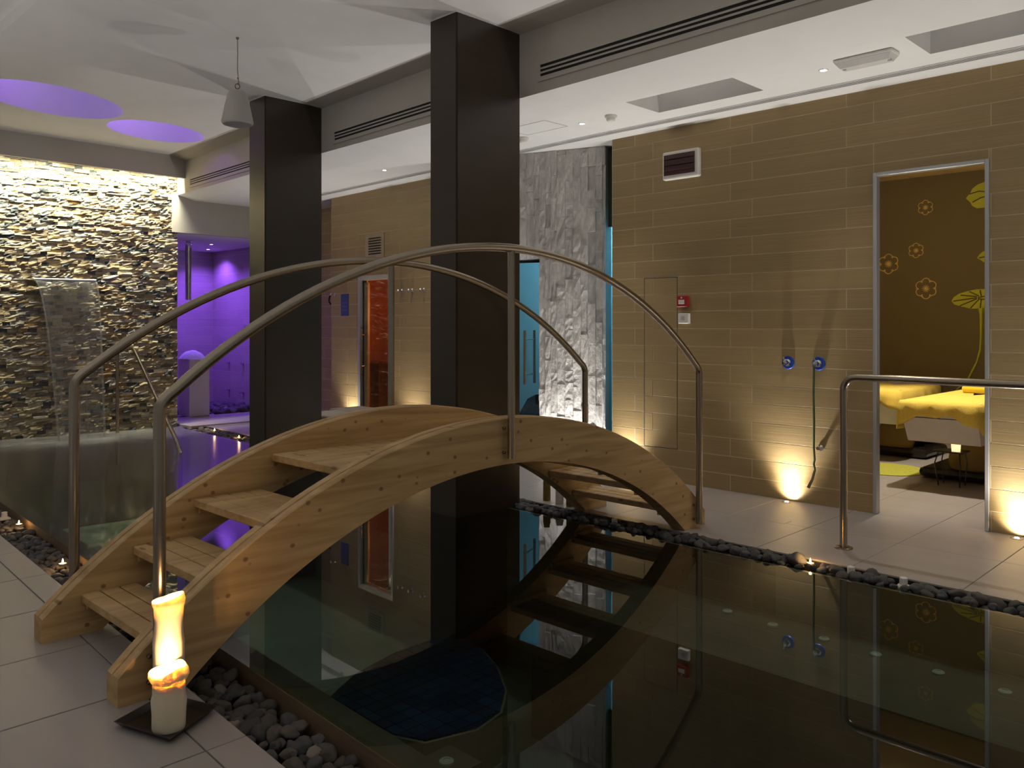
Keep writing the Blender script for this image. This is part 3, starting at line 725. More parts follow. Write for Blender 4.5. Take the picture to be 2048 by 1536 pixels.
MB().add(vs, fs).build('dish', M['tray'], tray)
def pillar(cx, cy_, z0, prof, rimf, label, power, seed, flame_z):
    r_ = random.Random(seed)
    t = thing('pillar_candle', (cx, cy_, z0), label, 'candle', 'pillar candles on the tray')
    n = 40; vs = []; m = len(prof)
    for i in range(n):
        a = 2 * math.pi * i / n
        for j, (r, h, top) in enumerate(prof):
            wob = 1 + .035 * mnoise.noise(Vector((math.cos(a) * 1.6, math.sin(a) * 1.6, h * 14 + seed))) + .02 * mnoise.noise(Vector((math.cos(a) * 5, math.sin(a) * 5, h * 5 + seed * 3)))
            zz = h + (rimf(a) if top else 0)
            vs.append((cx + r * wob * math.cos(a), cy_ + r * wob * math.sin(a), z0 + zz))
    fs = [(i * m + j, ((i + 1) % n) * m + j, ((i + 1) % n) * m + j + 1, i * m + j + 1) for i in range(n) for j in range(m - 1)]
    MB().add(vs, fs).build('wax_body', M['wax'], t, smooth=60)
    MB().tube([(cx, cy_, z0 + flame_z - .022), (cx + .001, cy_, z0 + flame_z - .004)], .0016, 6).build('wick', M['black'], t)
    MB().lathe((cx, cy_, z0 + flame_z - .006), [(.0002, 0), (.0055, .006), (.007, .014), (.0055, .026), (.0025, .038), (.0002, .048)], 12, cap=False).build('flame', M['flame'], t, smooth=True)
    light('candle_glow', 'POINT', (cx, cy_, z0 + flame_z + .030), power, (1, .58, .24), t, shadow_soft_size=.008)
pillar(1.139, 2.678, .007, [(.0001, 0, 0), (.051, 0, 0), (.052, .05, 0), (.0545, .09, 0), (.050, .11, 0), (.050, .148, 0), (.056, .154, 0), (.063, .168, 0), (.061, .182, 0), (.053, .188, 1), (.046, .186, 1), (.042, .172, 0), (.040, .150, 0), (.0001, .146, 0)],
       lambda a: .012 * math.cos(a + .6) + .006 * math.sin(3 * a), 'short white pillar candle burning at the front of the dark tray', 4.5, 3, .166)
pillar(1.183, 2.782, .007, [(.0001, 0, 0), (.050, 0, 0), (.050, .10, 0), (.049, .18, 0), (.050, .235, 0), (.046, .27, 0), (.044, .30, 0), (.047, .33, 0), (.048, .352, 0), (.052, .362, 0), (.053, .374, 0), (.047, .384, 1), (.041, .380, 1), (.038, .36, 0), (.036, .335, 0), (.0001, .33, 0)],
       lambda a: .014 * math.cos(a + .7), 'tall waisted white pillar candle burning behind the short one on the tray', 2.2, 9, .352)

# ================================================================== WATERFALL
sp = thing('waterfall_spout', (3.3, 10.78, 1.80), 'flat steel waterfall spout on the stone wall', 'spout')
MB().hexa([(2.99, 10.84, 1.815), (3.65, 10.79, 1.822), (3.60, 10.52, 1.815), (2.94, 10.56, 1.808)], [(2.99, 10.84, 1.840), (3.65, 10.79, 1.847), (3.60, 10.52, 1.832), (2.94, 10.56, 1.825)]).build('plate', M['steel'], sp)
MB().tube([(2.94, 10.555, 1.818), (3.60, 10.515, 1.825)], .018, 12).build('lip', M['spout'], sp, smooth=True)
rows = []; nz = 22
for i in range(nz + 1):
    t = i / nz; z = 1.812 - 1.826 * t ** 1.6; k = math.sqrt(max(0, (1.812 - z)) / 1.826); row = []
    for j in range(13):
        s_ = j / 12; x = 2.945 + .655 * s_ + (.20 * (1 - s_) * k + .03 * s_ * k); y = 10.55 - .04 * s_ - .20 * k
        row.append((x, y + .006 * math.sin(s_ * 19 + z * 2), z))
    rows.append(row)
back = [[(x, y + .006, z) for x, y, z in r] for r in rows]
fallo = thing('waterfall', (3.3, 10.4, 0), 'thin curved sheet of water falling from the steel spout into the pool', 'water')
MB().sheet(rows).build('water_sheet', M['fall'], fallo, smooth=80)
for side in (0, -1):
    MB().tube([r[side] for r in rows], [.007 + .006 * (i / nz) for i in range(nz + 1)], 8).build('water_edge', clear_mat('water_bead', (.95, .95, .95, 1), 1.2, .1, body=(.85, .85, .8, 1), bodyfac=.22, thin=True), fallo, smooth=80)

# ================================================================== WALL FIXTURES (right wall)
def wbox(t, name, y0, y1, z0, z1, d0, d1, m, c=.003): return MB().cbox(xwall - d1, xwall - d0, y0, y1, z0, z1, c).build(name, m, t)
# heat lamp
hl = thing('infrared_heater', (xwall, 3.82, 2.50), 'white framed heater with dark red glass high on the wall', 'heater')
wbox(hl, 'housing', 3.648, 3.992, 2.495, 2.725, 0, .05, M['plastic'], .012)
wbox(hl, 'red_glass', 3.680, 3.975, 2.530, 2.698, .051, .056, M['redglass'])
for z in (2.565, 2.61, 2.66): MB().tube([(xwall - .060, 3.69, z), (xwall - .060, 3.965, z)], .006, 8).build('heating_tube', M['redglass'], hl, smooth=True)
# call point, switch
cp = thing('fire_call_point', (xwall, 3.81, 1.45), 'red square fire alarm call point on the wood-look wall', 'alarm')
wbox(cp, 'box', 3.765, 3.862, 1.447, 1.538, 0, .038, M['red'], .004)
wbox(cp, 'glass_plate', 3.785, 3.842, 1.472, 1.505, .039, .042, M['plastic'], .001)
MB().lathe((xwall - .041, 3.813, 1.522), [(.007, 0), (.006, .004)], 10, 'x').build('indicator', M['plastic'], cp)
sb = thing('switch_box', (xwall, 3.80, 1.31), 'small white square switch box under the red call point', 'switch')
wbox(sb, 'box', 3.752, 3.850, 1.312, 1.396, 0, .035, M['plastic'], .004)
wbox(sb, 'rocker', 3.785, 3.818, 1.335, 1.372, .036, .039, M['grey_plastic'], .001)
# shower valves
def valve(y, z, label):
    t = thing('shower_valve', (xwall, y, z), label, 'valve', 'shower valves with blue collars')
    MB().lathe((xwall, y, z), [(.001, 0), (.048, 0), (.050, -.004), (.046, -.010), (.030, -.010), (.001, -.010)], 24, 'x').build('blue_collar', M['blue'], t, smooth=True)
    MB().lathe((xwall - .010, y, z), [(.029, 0), (.027, -.012), (.019, -.016), (.018, -.055), (.001, -.057)], 20, 'x').build('knob', M['chrome'], t, smooth=True)
    MB().tube([(xwall - .045, y, z), (xwall - .055, y + .015, z + .045)], [.007, .005], 8).build('lever', M['chrome'], t, smooth=True)
valve(2.909, 1.022, 'chrome shower valve with blue collar, the left one without a hose')
valve(2.675, 1.022, 'chrome shower valve with blue collar, the right one with the hose')
ho = thing('shower_hose', (xwall - .04, 2.69, .14), 'thin hanging shower hose with steel nozzle below the right valve', 'hose')
hp = [(xwall - .05, 2.690, 1.005), (xwall - .05, 2.694, .80), (xwall - .045, 2.692, .60), (xwall - .045, 2.694, .42), (xwall - .040, 2.690, .33), (xwall - .040, 2.697, .30), (xwall - .040, 2.688, .26), (xwall - .040, 2.690, .245)]
MB().tube(hp, .0085, 10).build('tube', M['hose'], ho, smooth=True)
MB().tube([(xwall - .040, 2.690, .250), (xwall - .042, 2.705, .19), (xwall - .045, 2.735, .125)], [.009, .010, .012], 12).build('nozzle', M['steel'], ho, smooth=True)
kn = thing('hose_bracket', (xwall, 2.665, .415), 'round chrome wall bracket holding the shower hose', 'bracket')
MB().lathe((xwall, 2.662, .415), [(.022, 0), (.022, -.006), (.012, -.010), (.012, -.035), (.017, -.040), (.014, -.048), (.001, -.050)], 16, 'x').build('knob', M['chrome'], kn, smooth=True)
# floor outlet
dr = thing('floor_outlet', (5.19, 2.63, 0), 'small square floor outlet cover in the walkway tiles below the uplight', 'drain')
MB().cbox(5.145, 5.24, 2.585, 2.68, -.004, .0015, .0006).build('cover', M['floor'], dr)
for (a, b, c, d) in ((5.139, 5.143, 2.579, 2.686), (5.242, 5.246, 2.579, 2.686), (5.143, 5.242, 2.579, 2.583), (5.143, 5.242, 2.682, 2.686)): MB().box(a, b, c, d, -.004, .001).build('frame_bar', M['alu'], dr)

# floor uplights
def uplight(x, y, tx, ty, label, power, col=WARM, tz=.13, size=125, lensm='lenswarm', beam=0):
    t = thing('floor_uplight', (x, y, 0), label, 'uplight', 'recessed floor uplights')
    MB().lathe((x, y, 0), [(.034, -.01), (.034, .003), (.026, .004), (.026, .0)], 20, cap=False).build('ring', M['steel'], t, smooth=True)
    MB().lathe((x, y, .0015), [(.0001, 0), (.012, 0.0004), (.0125, -.001)], 16, cap=False).build('lens', M[lensm], t)
    light('uplight_lamp', 'SPOT', (x, y, .012), power, col, t, target=(tx, ty, tz), spot_size=math.radians(size), spot_blend=1.0, shadow_soft_size=.02)
    if beam: light('uplight_beam', 'SPOT', (x, y, .014), beam, COOL, t, target=(x - .9, y, 2.9), spot_size=math.radians(110), spot_blend=1.0, shadow_soft_size=.02)
uplight(5.79, 2.889, 5.858, 2.887, 'floor uplight glowing at the wall base left of the shower hose', 16, beam=75)
uplight(5.79, 1.40, 5.858, 1.40, 'floor uplight glowing at the wall base right of the treatment room door', 16, beam=75)
uplight(5.79, 4.36, 5.858, 4.36, 'floor uplight at the wall base behind the far end of the footbridge', 12, beam=75)
uplight(5.95, 8.72, 6.018, 8.72, 'floor uplight between the blue sign and the sauna door', 16, beam=75)
uplight(5.91, 7.45, 5.978, 7.45, 'floor uplight under the three robe hooks', 10, beam=75)
for (x, y, lb) in ((-.55, 6.6, 'added unseen floor uplight in the deck left of the picture'), (-.55, 3.6, 'added unseen floor uplight in the deck beside the viewpoint'), (-.3, .3, 'added unseen floor uplight in the deck behind the viewpoint')):
    uplight(x, y, x, y, lb, 125, COOL, tz=2, size=150)  # unseen uplights, added to brighten the main ceiling
uplight(5.35, .1, 5.35, .1, 'added unseen floor uplight in the walkway right of the picture', 70, COOL, tz=2, size=150)  # also unseen, added to throw light onto the ceilings
gm = GA + gu * (GL - .32) + gn * .10
for k, (ss, pw, lb) in enumerate(((GL - .18, 42, 'right floor uplight washing the grey stone wall'), (GL - .52, 42, 'left floor uplight washing the grey stone wall'))):
    p = GA + gu * ss + gn * .13; q = GA + gu * ss + gn * .02
    uplight(p.x, p.y, q.x, q.y, lb, pw, COOL, tz=1.1, size=95)

# ================================================================== CEILING FIXTURES
def downlight(x, y, label, power, col=COOL, z=ZL, size=84):
    t = thing('downlight', (x, y, z), label, 'ceiling light', 'recessed ceiling downlights')
    MB().lathe((x, y, z), [(.030, .002), (.030, -.004), (.022, -.004), (.019, .004)], 20, cap=False).build('ring', M['trim'], t, smooth=True)
    MB().lathe((x, y, z - .002), [(.0001, 0), (.016, 0), (.017, .003)], 16, cap=False).build('lens', M['lens'], t)
    light('downlight_lamp', 'SPOT', (x, y, z - .012), power, col, t, target=(x, y, 0), spot_size=math.radians(size), spot_blend=1.0, shadow_soft_size=.015)
downlight(5.207, 2.348, 'ceiling downlight beside the emergency lamp', 32)
downlight(5.216, 4.361, 'ceiling downlight between the near column and the skylight shaft', 32)
downlight(5.32, 7.146, 'ceiling downlight over the sauna walkway between the columns', 32)
downlight(5.21, .36, 'added unseen ceiling downlight past the right picture edge', 32)  # unseen lamp carrying on the row, added for the lighting
downlight(5.26, 5.75, 'ceiling downlight hidden behind the near column', 32)
# emergency lamp
em = thing('emergency_lamp', (5.11, 2.04, ZL), 'white rectangular emergency lamp on the lower ceiling', 'ceiling light')
MB().cbox(5.055, 5.185, 1.868, 2.222, ZL - .022, ZL, .006).build('body', M['plastic'], em)
MB().hexa([(5.06, 1.875, ZL - .0225), (5.18, 1.875, ZL - .0225), (5.18, 2.215, ZL - .0225), (5.06, 2.215, ZL - .0225)], [(5.085, 1.90, ZL - .055), (5.165, 1.90, ZL - .055), (5.165, 2.19, ZL - .055), (5.085, 2.19, ZL - .055)]).build('diffuser', M['diffuser'], em)
for y in (1.905, 2.175): MB().lathe((5.12, y, ZL - .0552), [(.012, 0), (.011, -.004), (.001, -.005)], 10).build('end_cap', M['grey_plastic'], em)
# smoke detectors
def detector(x, y, label):
    t = thing('smoke_detector', (x, y, ZL), label, 'detector', 'smoke detectors')
    MB().lathe((x, y, ZL), [(.048, 0), (.048, -.012), (.044, -.020), (.001, -.020)], 20).build('base', M['plastic'], t, smooth=True)
    MB().lathe((x, y, ZL - .0205), [(.036, 0), (.034, -.018), (.026, -.026), (.001, -.028)], 20).build('head', M['plastic'], t, smooth=True)
    MB().lathe((x - .025, y + .02, ZL - .034), [(.004, 0), (.003, -.004)], 8).build('indicator', M['red'], t)
detector(5.175, 4.034, 'white round smoke detector between the downlight and the skylight shaft')
detector(5.247, 5.048, 'white round smoke detector just right of the near column')
# ceiling hatch
ch = thing('ceiling_hatch', (5.0, 4.72, ZL), 'thin square hatch outline in the white lower ceiling right of the near column', 'hatch')
for (a, b, c, d) in ((4.92, 4.924, 4.50, 4.96), (5.20, 5.204, 4.50, 4.96), (4.924, 5.20, 4.50, 4.504), (4.924, 5.20, 4.956, 4.96)): MB().box(a, b, c, d, ZL - .002, ZL).build('frame_bar', M['grey_plastic'], ch)
MB().box(4.928, 5.196, 4.508, 4.952, ZL - .0015, ZL).build('panel', M['white'], ch)
# linear diffuser along the wall
ld = thing('linear_air_slot', (5.62, 5, ZL), 'long narrow slotted air diffuser in the ceiling along the wood-look wall', 'air vent')
def lstrip(name, d0, d1, z0, z1, m):
    xb = lambda y: 5.567 + .004 * (y - 2) if y < 4.5 else 5.577 + .03 * (y - 4.5)
    vs = []; 
    Y_ = (-1.5, 2, 4.5, 7, 9.4)
    MB().sheet([[(xb(y) + d0, y, z0), (xb(y) + d1, y, z0), (xb(y) + d1, y, z1), (xb(y) + d0, y, z1), (xb(y) + d0, y, z0)] for y in Y_]).build(name, m, ld)
lstrip('slot_back', .006, .090, ZL - .0050, ZL, M['dark'])
for d in (0, .021, .042, .063, .084): lstrip('slot_bar', d, d + (.009 if 0 < d < .08 else .012), ZL - .0058, ZL - .0005, M['trim'])
# fascia grilles
def grille(y0, y1, z0, z1, label):
    t = thing('slot_grille', (xf(y0), y0, z0), label, 'air vent', 'long slot grilles in the fascia')
    n = max(2, int((y1 - y0) / .8)); Y_ = [y0 + (y1 - y0) * i / n for i in range(n + 1)]
    def strip(name, a0, a1, ya, yb, d0, d1, m):
        Yk = [ya + (yb - ya) * i / n for i in range(n + 1)]
        MB().sheet([[(xf(y) - d0, y, a0), (xf(y) - d1, y, a0), (xf(y) - d1, y, a1), (xf(y) - d0, y, a1), (xf(y) - d0, y, a0)] for y in Yk]).build(name, m, t)
    strip('slot_back', z0 - .008, z1 + .008, y0, y1, .0, .003, M['dark'])
    h = (z1 - z0) / 3
    strip('frame_bar', z1 - .003, z1 + .030, y0 - .03, y1 + .03, .0, .010, M['fascia']); strip('frame_bar', z0 - .030, z0 + .003, y0 - .03, y1 + .03, .0, .010, M['fascia'])
    for k in (1, 2): strip('slat', z0 + h * k - .0065, z0 + h * k + .0065, y0, y1, .0, .009, M['fascia'])
    for ya, yb in ((y0 - .03, y0), (y1, y1 + .03)): strip('frame_end', z0 + .003, z1 - .003, ya, yb, .0, .010, M['fascia'])
grille(.9, 4.06, 3.070, 3.160, 'long three-slot air grille in the fascia right of the near column')
grille(4.70, 6.857, 3.066, 3.150, 'long three-slot air grille in the fascia between the two columns')
grille(7.5, 10.3, 3.060, 3.135, 'long three-slot air grille in the fascia left of the far column')
# hanging speaker
px, py = 2.993, 5.831
spk = thing('pendant_speaker', (px, py, 2.80), 'grey bell-shaped speaker hanging from the ceiling on a cord', 'speaker')
MB().lathe((px, py, 2.80), [(.0001, .246), (.040, .242), (.062, .228), (.074, .20), (.095, .11), (.111, .03), (.115, .012), (.114, .0), (.104, -.010), (.098, -.004)], 32, cap=False).build('bell', M['grey_plastic'], spk, smooth=True)
MB().lathe((px, py, 2.795), [(.0001, .002), (.10, .002), (.098, -.006), (.06, -.018), (.0001, -.022)], 32, cap=False).build('grille', mat('speaker_grille', (.26, .25, .23), .5), spk, smooth=True)
MB().tube([(px + .018 * math.cos(a), py - .018 * math.sin(a) * .3, 3.075 + .018 * math.sin(a)) for a in [2 * math.pi * i / 14 for i in range(14)]], .004, 6, closed=True).build('ring', M['steel'], spk, smooth=True)
MB().tube([(px + .006, py, 3.085), (px + .008, py, 3.13), (px, py, 3.20), (px + .002, py, 3.33), (px, py, ZC)], .0035, 6).build('cord', M['steel'], spk, smooth=True)
MB().tube([(px - .002, py, 3.14), (px + .012, py, 3.115), (px + .012, py, 3.09)], .003, 6).build('hook', M['steel'], spk, smooth=True)
MB().lathe((px, py, ZC), [(.012, 0), (.010, -.012), (.001, -.014)], 10).build('ceiling_hook', M['steel'], spk)

# cove light above the stone wall
cv = thing('cove_light', (3, 10.58, 3.40), 'hidden cove light strip shining down the stone wall behind the beam', 'light strip')
MB().hexa([(1.3, 10.50, 3.42), (4.6, 10.54, 3.42), (4.6, 10.57, 3.42), (1.3, 10.53, 3.42)], [(1.3, 10.50, 3.44), (4.6, 10.54, 3.44), (4.6, 10.57, 3.44), (1.3, 10.53, 3.44)]).build('housing', M['trim'], cv)
for k in range(5):
    x = 1.65 + .68 * k
    light('cove_lamp', 'AREA', (x, 10.55, 3.40), 19, (1.0, .95, .72), cv, target=(x, ys(x) - .06, 2.9), shape='RECTANGLE', size=.66, size_y=.03, spread=math.radians(76))
# violet lamps in the ceiling wells
for (cx, cy_, a, b, r), lb in zip(OV, ('violet lamp glowing inside the larger oval ceiling well', 'violet lamp glowing inside the smaller oval ceiling well')):
    t = thing('ceiling_well_lamp', (cx, cy_, ZC + .41), lb, 'ceiling light', 'violet lamps in the oval wells')
    MB().lathe((cx, cy_, ZC + .418), [(.06, 0), (.06, -.02), (.045, -.022)], 20).build('housing', M['trim'], t, smooth=True)
    light('well_lamp', 'POINT', (cx - .1, cy_ - .05, ZC + .33), 5, VIOLET, t, shadow_soft_size=.04)

# ================================================================== SHOWER RECESS
ped = thing('ice_pedestal', (5.33, 11.6, 0), 'cream square pedestal in the purple shower carrying crushed ice', 'pedestal')
PX0, PX1, PY0, PY1 = 5.115, 5.415, 11.42, 11.85
MB().cbox(5.16, 5.455, 11.45, 11.82, .012, .82, .006).build('block', M['cream'], ped)
ice = MB(); ri = random.Random(4); rr_ = []
for j in range(9):
    row = []; h = 1 - (j / 8) ** 2
    for i in range(25):
        a = 2 * math.pi * i / 24
        k = j / 8
        nz_ = .018 * mnoise.noise(Vector((math.cos(a) * 2 * k, math.sin(a) * 2 * k, 3)) * 2)
        row.append((5.285 + .19 * k * math.cos(a), 11.635 + .17 * k * math.sin(a), .822 + .115 * (1 - k ** 2.4) + nz_ * (1 - k)))
    rr_.append(row)
ice.sheet(rr_).build('ice_heap', M['snow'], None, smooth=80, label='white heap of crushed ice on the cream pedestal', cat='ice')
pipe = thing('shower_pipe', (5.27, 11.75, 1.85), 'wide steel pipe hanging from the ceiling over the ice pedestal', 'pipe')
MB().lathe((5.255, 11.70, 1.66), [(.040, .04), (.044, 0), (.044, .80), (.0001, .80)], 20, cap=False).build('tube', M['chrome'], pipe, smooth=True)
MB().lathe((5.255, 11.70, 2.485), [(.07, .012), (.07, 0), (.045, -.004)], 20, cap=False).build('ceiling_rose', M['chrome'], pipe, smooth=True)
def stud(y, z, label):
    t = thing('body_jet', (XS, y, z), label, 'shower jet', 'chrome jets on the purple wall')
    MB().lathe((XS, y, z), [(.026, 0), (.026, -.008), (.016, -.012), (.016, -.055), (.020, -.06), (.018, -.07), (.001, -.07)], 14, 'x').build('body', M['chrome'], t, smooth=True)
for (y, z), lb in zip(((12.66, .70), (12.20, .70), (12.66, .27), (12.20, .25), (12.05, 1.29)), ('upper left chrome jet on the purple shower wall', 'upper right chrome jet on the purple shower wall', 'lower left chrome jet on the purple shower wall', 'lower right chrome jet on the purple shower wall', 'single high chrome jet on the purple shower wall beside the column')): stud(y, z, lb)
pb = fill(lambda y: 4.75, lambda y: XS - .01, 11.62, 13.0, .05, .075, .03, MIXD, [(5.31, 11.63, .27)])
mb = MB(); pbv = []
for x, y, z, r, m in pb:
    if y < 12.2 and z > 0 and x > 5.5 and len(pbv) < 60: pbv.append((x, y, z, r, m)); continue
    me = pmesh[rnd.randrange(7)]; mt = Matrix.Translation((x, y, z)) @ Matrix.Diagonal((r, r, r * .7, 1)); mb.add([mt @ v.co for v in me.vertices], [tuple(p.vertices) for p in me.polygons])
mb.build('pebble_bed', M['pebble'], smooth=80, label='heap of dark stones around the pedestal in the purple shower', cat='pebbles', kind='stuff')
for p in pbv: put_pebble(*p, 'dark stone at the front of the heap in the purple shower', 'stones at the front of the shower heap')
for (x, y, lb) in ((5.10, 12.60, 'violet ceiling spot in the shower, the left one'), (5.72, 11.95, 'violet ceiling spot in the shower, the right one'), (6.05, 12.75, 'violet ceiling spot in the inner corner of the shower')):
    t = thing('downlight', (x, y, 2.5), lb, 'ceiling light', 'violet shower spots')
    MB().lathe((x, y, 2.5), [(.036, .002), (.036, -.004), (.026, -.004)], 20, cap=False).build('ring', M['trim'], t, smooth=True)
    MB().lathe((x, y, 2.497), [(.0001, 0), (.02, 0), (.021, .002)], 16, cap=False).build('lens', M['lensviolet'], t)
    light('shower_lamp', 'SPOT', (x, y, 2.48), 75, (.25, .09, 1.0), t, target=(x + .15, y + .15, 0), spot_size=math.radians(130), spot_blend=.8, shadow_soft_size=.02)

# ================================================================== SAUNA DOOR, HOOKS, SIGN, VENT, BENCH
def p2(y, d): return (xw2(y) - d, y)
def w2box(t, name, y0, y1, z0, z1, d0, d1, m):
    q = [(xw2(y0) - d0, y0), (xw2(y1) - d0, y1), (xw2(y1) - d1, y1), (xw2(y0) - d1, y0)]
    return MB().prism(q, z0, z1).build(name, m, t)
sd = thing('sauna_door', (xw2(8.2), 8.19, 0), 'glass sauna door with wooden edge and steel bar handle', 'door')
w2box(sd, 'frame', 8.545, 8.595, 0, 1.90, -.08, .02, M['alu']); w2box(sd, 'frame', 7.865, 7.905, 0, 1.90, -.08, .02, M['alu']); w2box(sd, 'frame', 7.905, 8.545, 1.845, 1.90, -.08, .02, M['alu'])
w2box(sd, 'seal', 8.515, 8.543, 0, 1.845, -.06, -.02, M['dark'])
w2box(sd, 'wooden_edge', 8.437, 8.513, 0, 1.82, -.05, -.02, M['oak'])
w2box(sd, 'glass_pane', 7.91, 8.513, .005, 1.83, -.018, -.012, M['glass'])
w2box(sd, 'hinge', 7.905, 7.95, 1.64, 1.71, -.012, .004, M['chrome'])
hb = MB().tube([(xw2(8.475) - .05, 8.475, .72), (xw2(8.475) - .05, 8.475, 1.26)], .011, 10).build('bar_handle', M['steel'], sd, smooth=True)
for z in (.80, 1.18): MB().tube([(xw2(8.475) - .05, 8.475, z), (xw2(8.475) + .012, 8.475, z)], .007, 8).build('handle_stud', M['steel'], hb, smooth=True)
sa = MB().add([(6.9, 7.4, 0), (6.9, 9.1, 0), (6.9, 9.1, 2.2), (6.9, 7.4, 2.2)], [(0, 1, 2, 3)]).build('wall_sauna', M['cedar'], kind='structure')
for k in range(16): MB().cbox(6.88, 6.90, 7.42 + .1 * k, 7.515 + .1 * k, 0.0, 2.15, .003).build('board', M['cedar'], sa)
MB().cbox(6.10, 6.86, 7.2, 7.22, 0, 2.2, .002).build('board', M['cedar'], sa); MB().cbox(6.16, 6.86, 9.12, 9.14, 0, 2.2, .002).build('board', M['cedar'], sa); MB().cbox(6.16, 6.86, 7.2, 9.14, 2.2, 2.22, .002).build('board', M['cedar'], sa)
sbench = thing('sauna_bench', (6.7, 8.2, 0), 'wooden bench inside the sauna behind the glass door', 'bench')
for k in range(3): MB().cbox(6.52 + .12 * k, 6.63 + .12 * k, 7.45, 9.05, .80, .84, .004).build('seat_slat', M['cedar'], sbench)
MB().cbox(6.60, 6.64, 7.5, 9.0, .0, .80, .004).build('bench_front', M['cedar'], sbench)
sl = thing('sauna_lamp', (6.82, 7.62, 1.05), 'round glowing lamp low on the sauna wall seen through the glass door', 'lamp')
MB().lathe((6.88, 7.72, 1.02), [(.06, 0), (.06, -.03), (.045, -.04), (.001, -.045)], 18, 'x').build('shade', mat('amber_shade', (.7, .3, .06), .5, emit=(1, .35, .06, 1), es=1.2), sl, smooth=True)
light('sauna_glow', 'POINT', (6.45, 7.85, 1.45), 15, (1, .45, .16), sl, shadow_soft_size=.05)
def hook(y, z, label):
    t = thing('robe_hook', (xw2(y), y, z), label, 'hook', 'chrome robe hooks')
    MB().lathe((xw2(y), y, z), [(.026, 0), (.026, -.006), (.010, -.010), (.009, -.045), (.020, -.052), (.020, -.064), (.001, -.068)], 14, 'x').build('peg', M['chrome'], t, smooth=True)
for y, lb in ((7.70, 'left of the three chrome robe hooks beside the sauna door'), (7.50, 'middle of the three chrome robe hooks beside the sauna door'), (7.28, 'right of the three chrome robe hooks, next to the near column'), (9.15, 'single chrome robe hook left of the blue sign')): hook(y, 1.69, lb)
sg = thing('blue_sign', (xw2(8.92), 8.92, 1.41), 'small upright blue sign on the wall left of the sauna door', 'sign')
w2box(sg, 'board', 8.83, 9.0, 1.415, 1.69, 0, .006, M['bluesign'])
for k in range(3): w2box(sg, 'text_line', 8.855, 8.975, 1.485 + .045 * k, 1.492 + .045 * k, .006, .0068, mat('pale_blue_print', (.16, .17, .45), .5))
vt = thing('wall_vent', (xw2(8.25), 8.25, 2.1), 'square beige slatted vent high on the sauna wall', 'air vent')
w2box(vt, 'plate', 8.06, 8.45, 2.10, 2.40, 0, .008, mat('vent_beige', (.42, .33, .22), .5))
for k in range(7): w2box(vt, 'slot', 8.12, 8.38, 2.15 + .031 * k, 2.165 + .031 * k, .008, .010, M['dark'])
bn = thing('stone_bench', (4.95, 7.7, 0), 'low rounded beige stone bench behind the far column', 'bench')
MB().cbox(4.66, 5.10, 6.9, 7.72, 0, .385, .025).build('seat_block', M['bench'], bn)
MB().cbox(5.12, 5.55, 6.95, 7.9, 0, .385, .025).build('seat_block', M['bench'], bn)
# dark hook on the recess wall
hk = thing('coat_hook', (XS, 9.72, 1.6), 'small dark hook on the recessed wall beside the far column', 'hook')
MB().tube([(XS, 9.72, 1.72), (XS - .04, 9.72, 1.68), (XS - .05, 9.72, 1.62), (XS - .02, 9.72, 1.58)], .012, 8).build('peg', M['black'], hk, smooth=True)

# jars by the far end of the bridge
def jar(x, y, r, h, m, label):
    t = thing('tall_jar', (x, y, 0), label, 'jar', 'jars on the walkway under the footbridge')
    MB().lathe((x, y, 0), [(r, 0), (r * 1.02, h * .1), (r, h * .8), (r * .8, h * .92), (r * .82, h), (r * .6, h), (r * .58, h * .9)], 18, cap=False).build('body', m, t, smooth=True)
    MB().lathe((x, y, 0), [(.0001, .01), (r * .9, .01)], 18, cap=False).build('base', m, t)
jar(4.60, 4.185, .028, .17, M['jar'], 'olive glass jar on the walkway left of the cream one under the bridge')
jar(4.585, 4.045, .030, .13, M['cream'], 'cream pillar jar in the middle of the trio under the bridge')
jar(4.575, 3.935, .030, .13, M['jar'], 'olive glass jar right of the cream one against the bridge beam')

# ================================================================== STEAM ROOM (teal) BEHIND THE GREY STONE WALL
back0, back1 = GA - gn * 1.5, GB - gn * 1.5 + gu * 1.2
def wallseg(name, a, b, z0, z1, m, th=.03, parent=None, **kw):
    d = (b - a).normalized(); n = Vector((d.y, -d.x, 0)) * th
    q = [a, b, b + n, a + n]
    return MB().hexa([(p.x, p.y, z0) for p in q], [(p.x, p.y, z1) for p in q]).build(name, m, parent, **kw)
wallseg('wall_steam', Vector((7.0, 7.4, 0)), Vector((7.35, 4.70, 0)), 0, 2.6, M['teal_wall'], kind='structure')
wallseg('wall_steam_end', Vector((5.99, 4.56, 0)), Vector((7.35, 4.56, 0)), 0, 2.6, M['teal_wall'], kind='structure')
sdoor = thing('steam_room_door', tuple(GA + gu * (s_door1 - .4) - gn * .06), 'teal tinted glass door with a long double steel bar handle beside the near column', 'door')
a, b = GA + gu * (s_door0 + .005) - gn * .10, GA + gu * (s_door1 - .005) - gn * .10
wallseg('glass_pane', a, b, .01, ZD - .03, M['teal_glass'], .008, sdoor)
wallseg('head_seal', a, b, ZD - .028, ZD - .004, M['dark'], .02, sdoor)
wallseg('edge_frame', b - gu * .02, b, .0, ZD - .03, M['alu'], .03, sdoor)
for dd, nm in ((.06, 'front_bar'), (-.17, 'rear_bar')):
    h0 = GA + gu * (s_door1 - .145) + gn * dd
    bar = MB().tube([h0 + Vector((0, 0, .74)), h0 + Vector((0, 0, 1.25))], .014, 12).build(nm, M['steel'], sdoor, smooth=True)
    if dd > 0:
        for z in (.83, 1.165): MB().tube([h0 + Vector((0, 0, z)), h0 - gn * .23 + Vector((0, 0, z))], .008, 8).build('handle_stud', M['steel'], bar, smooth=True)
sw2 = thing('steam_room_window', (6.08, 4.66, 0), 'narrow teal glass strip between the grey stone and the wood-look wall', 'window')
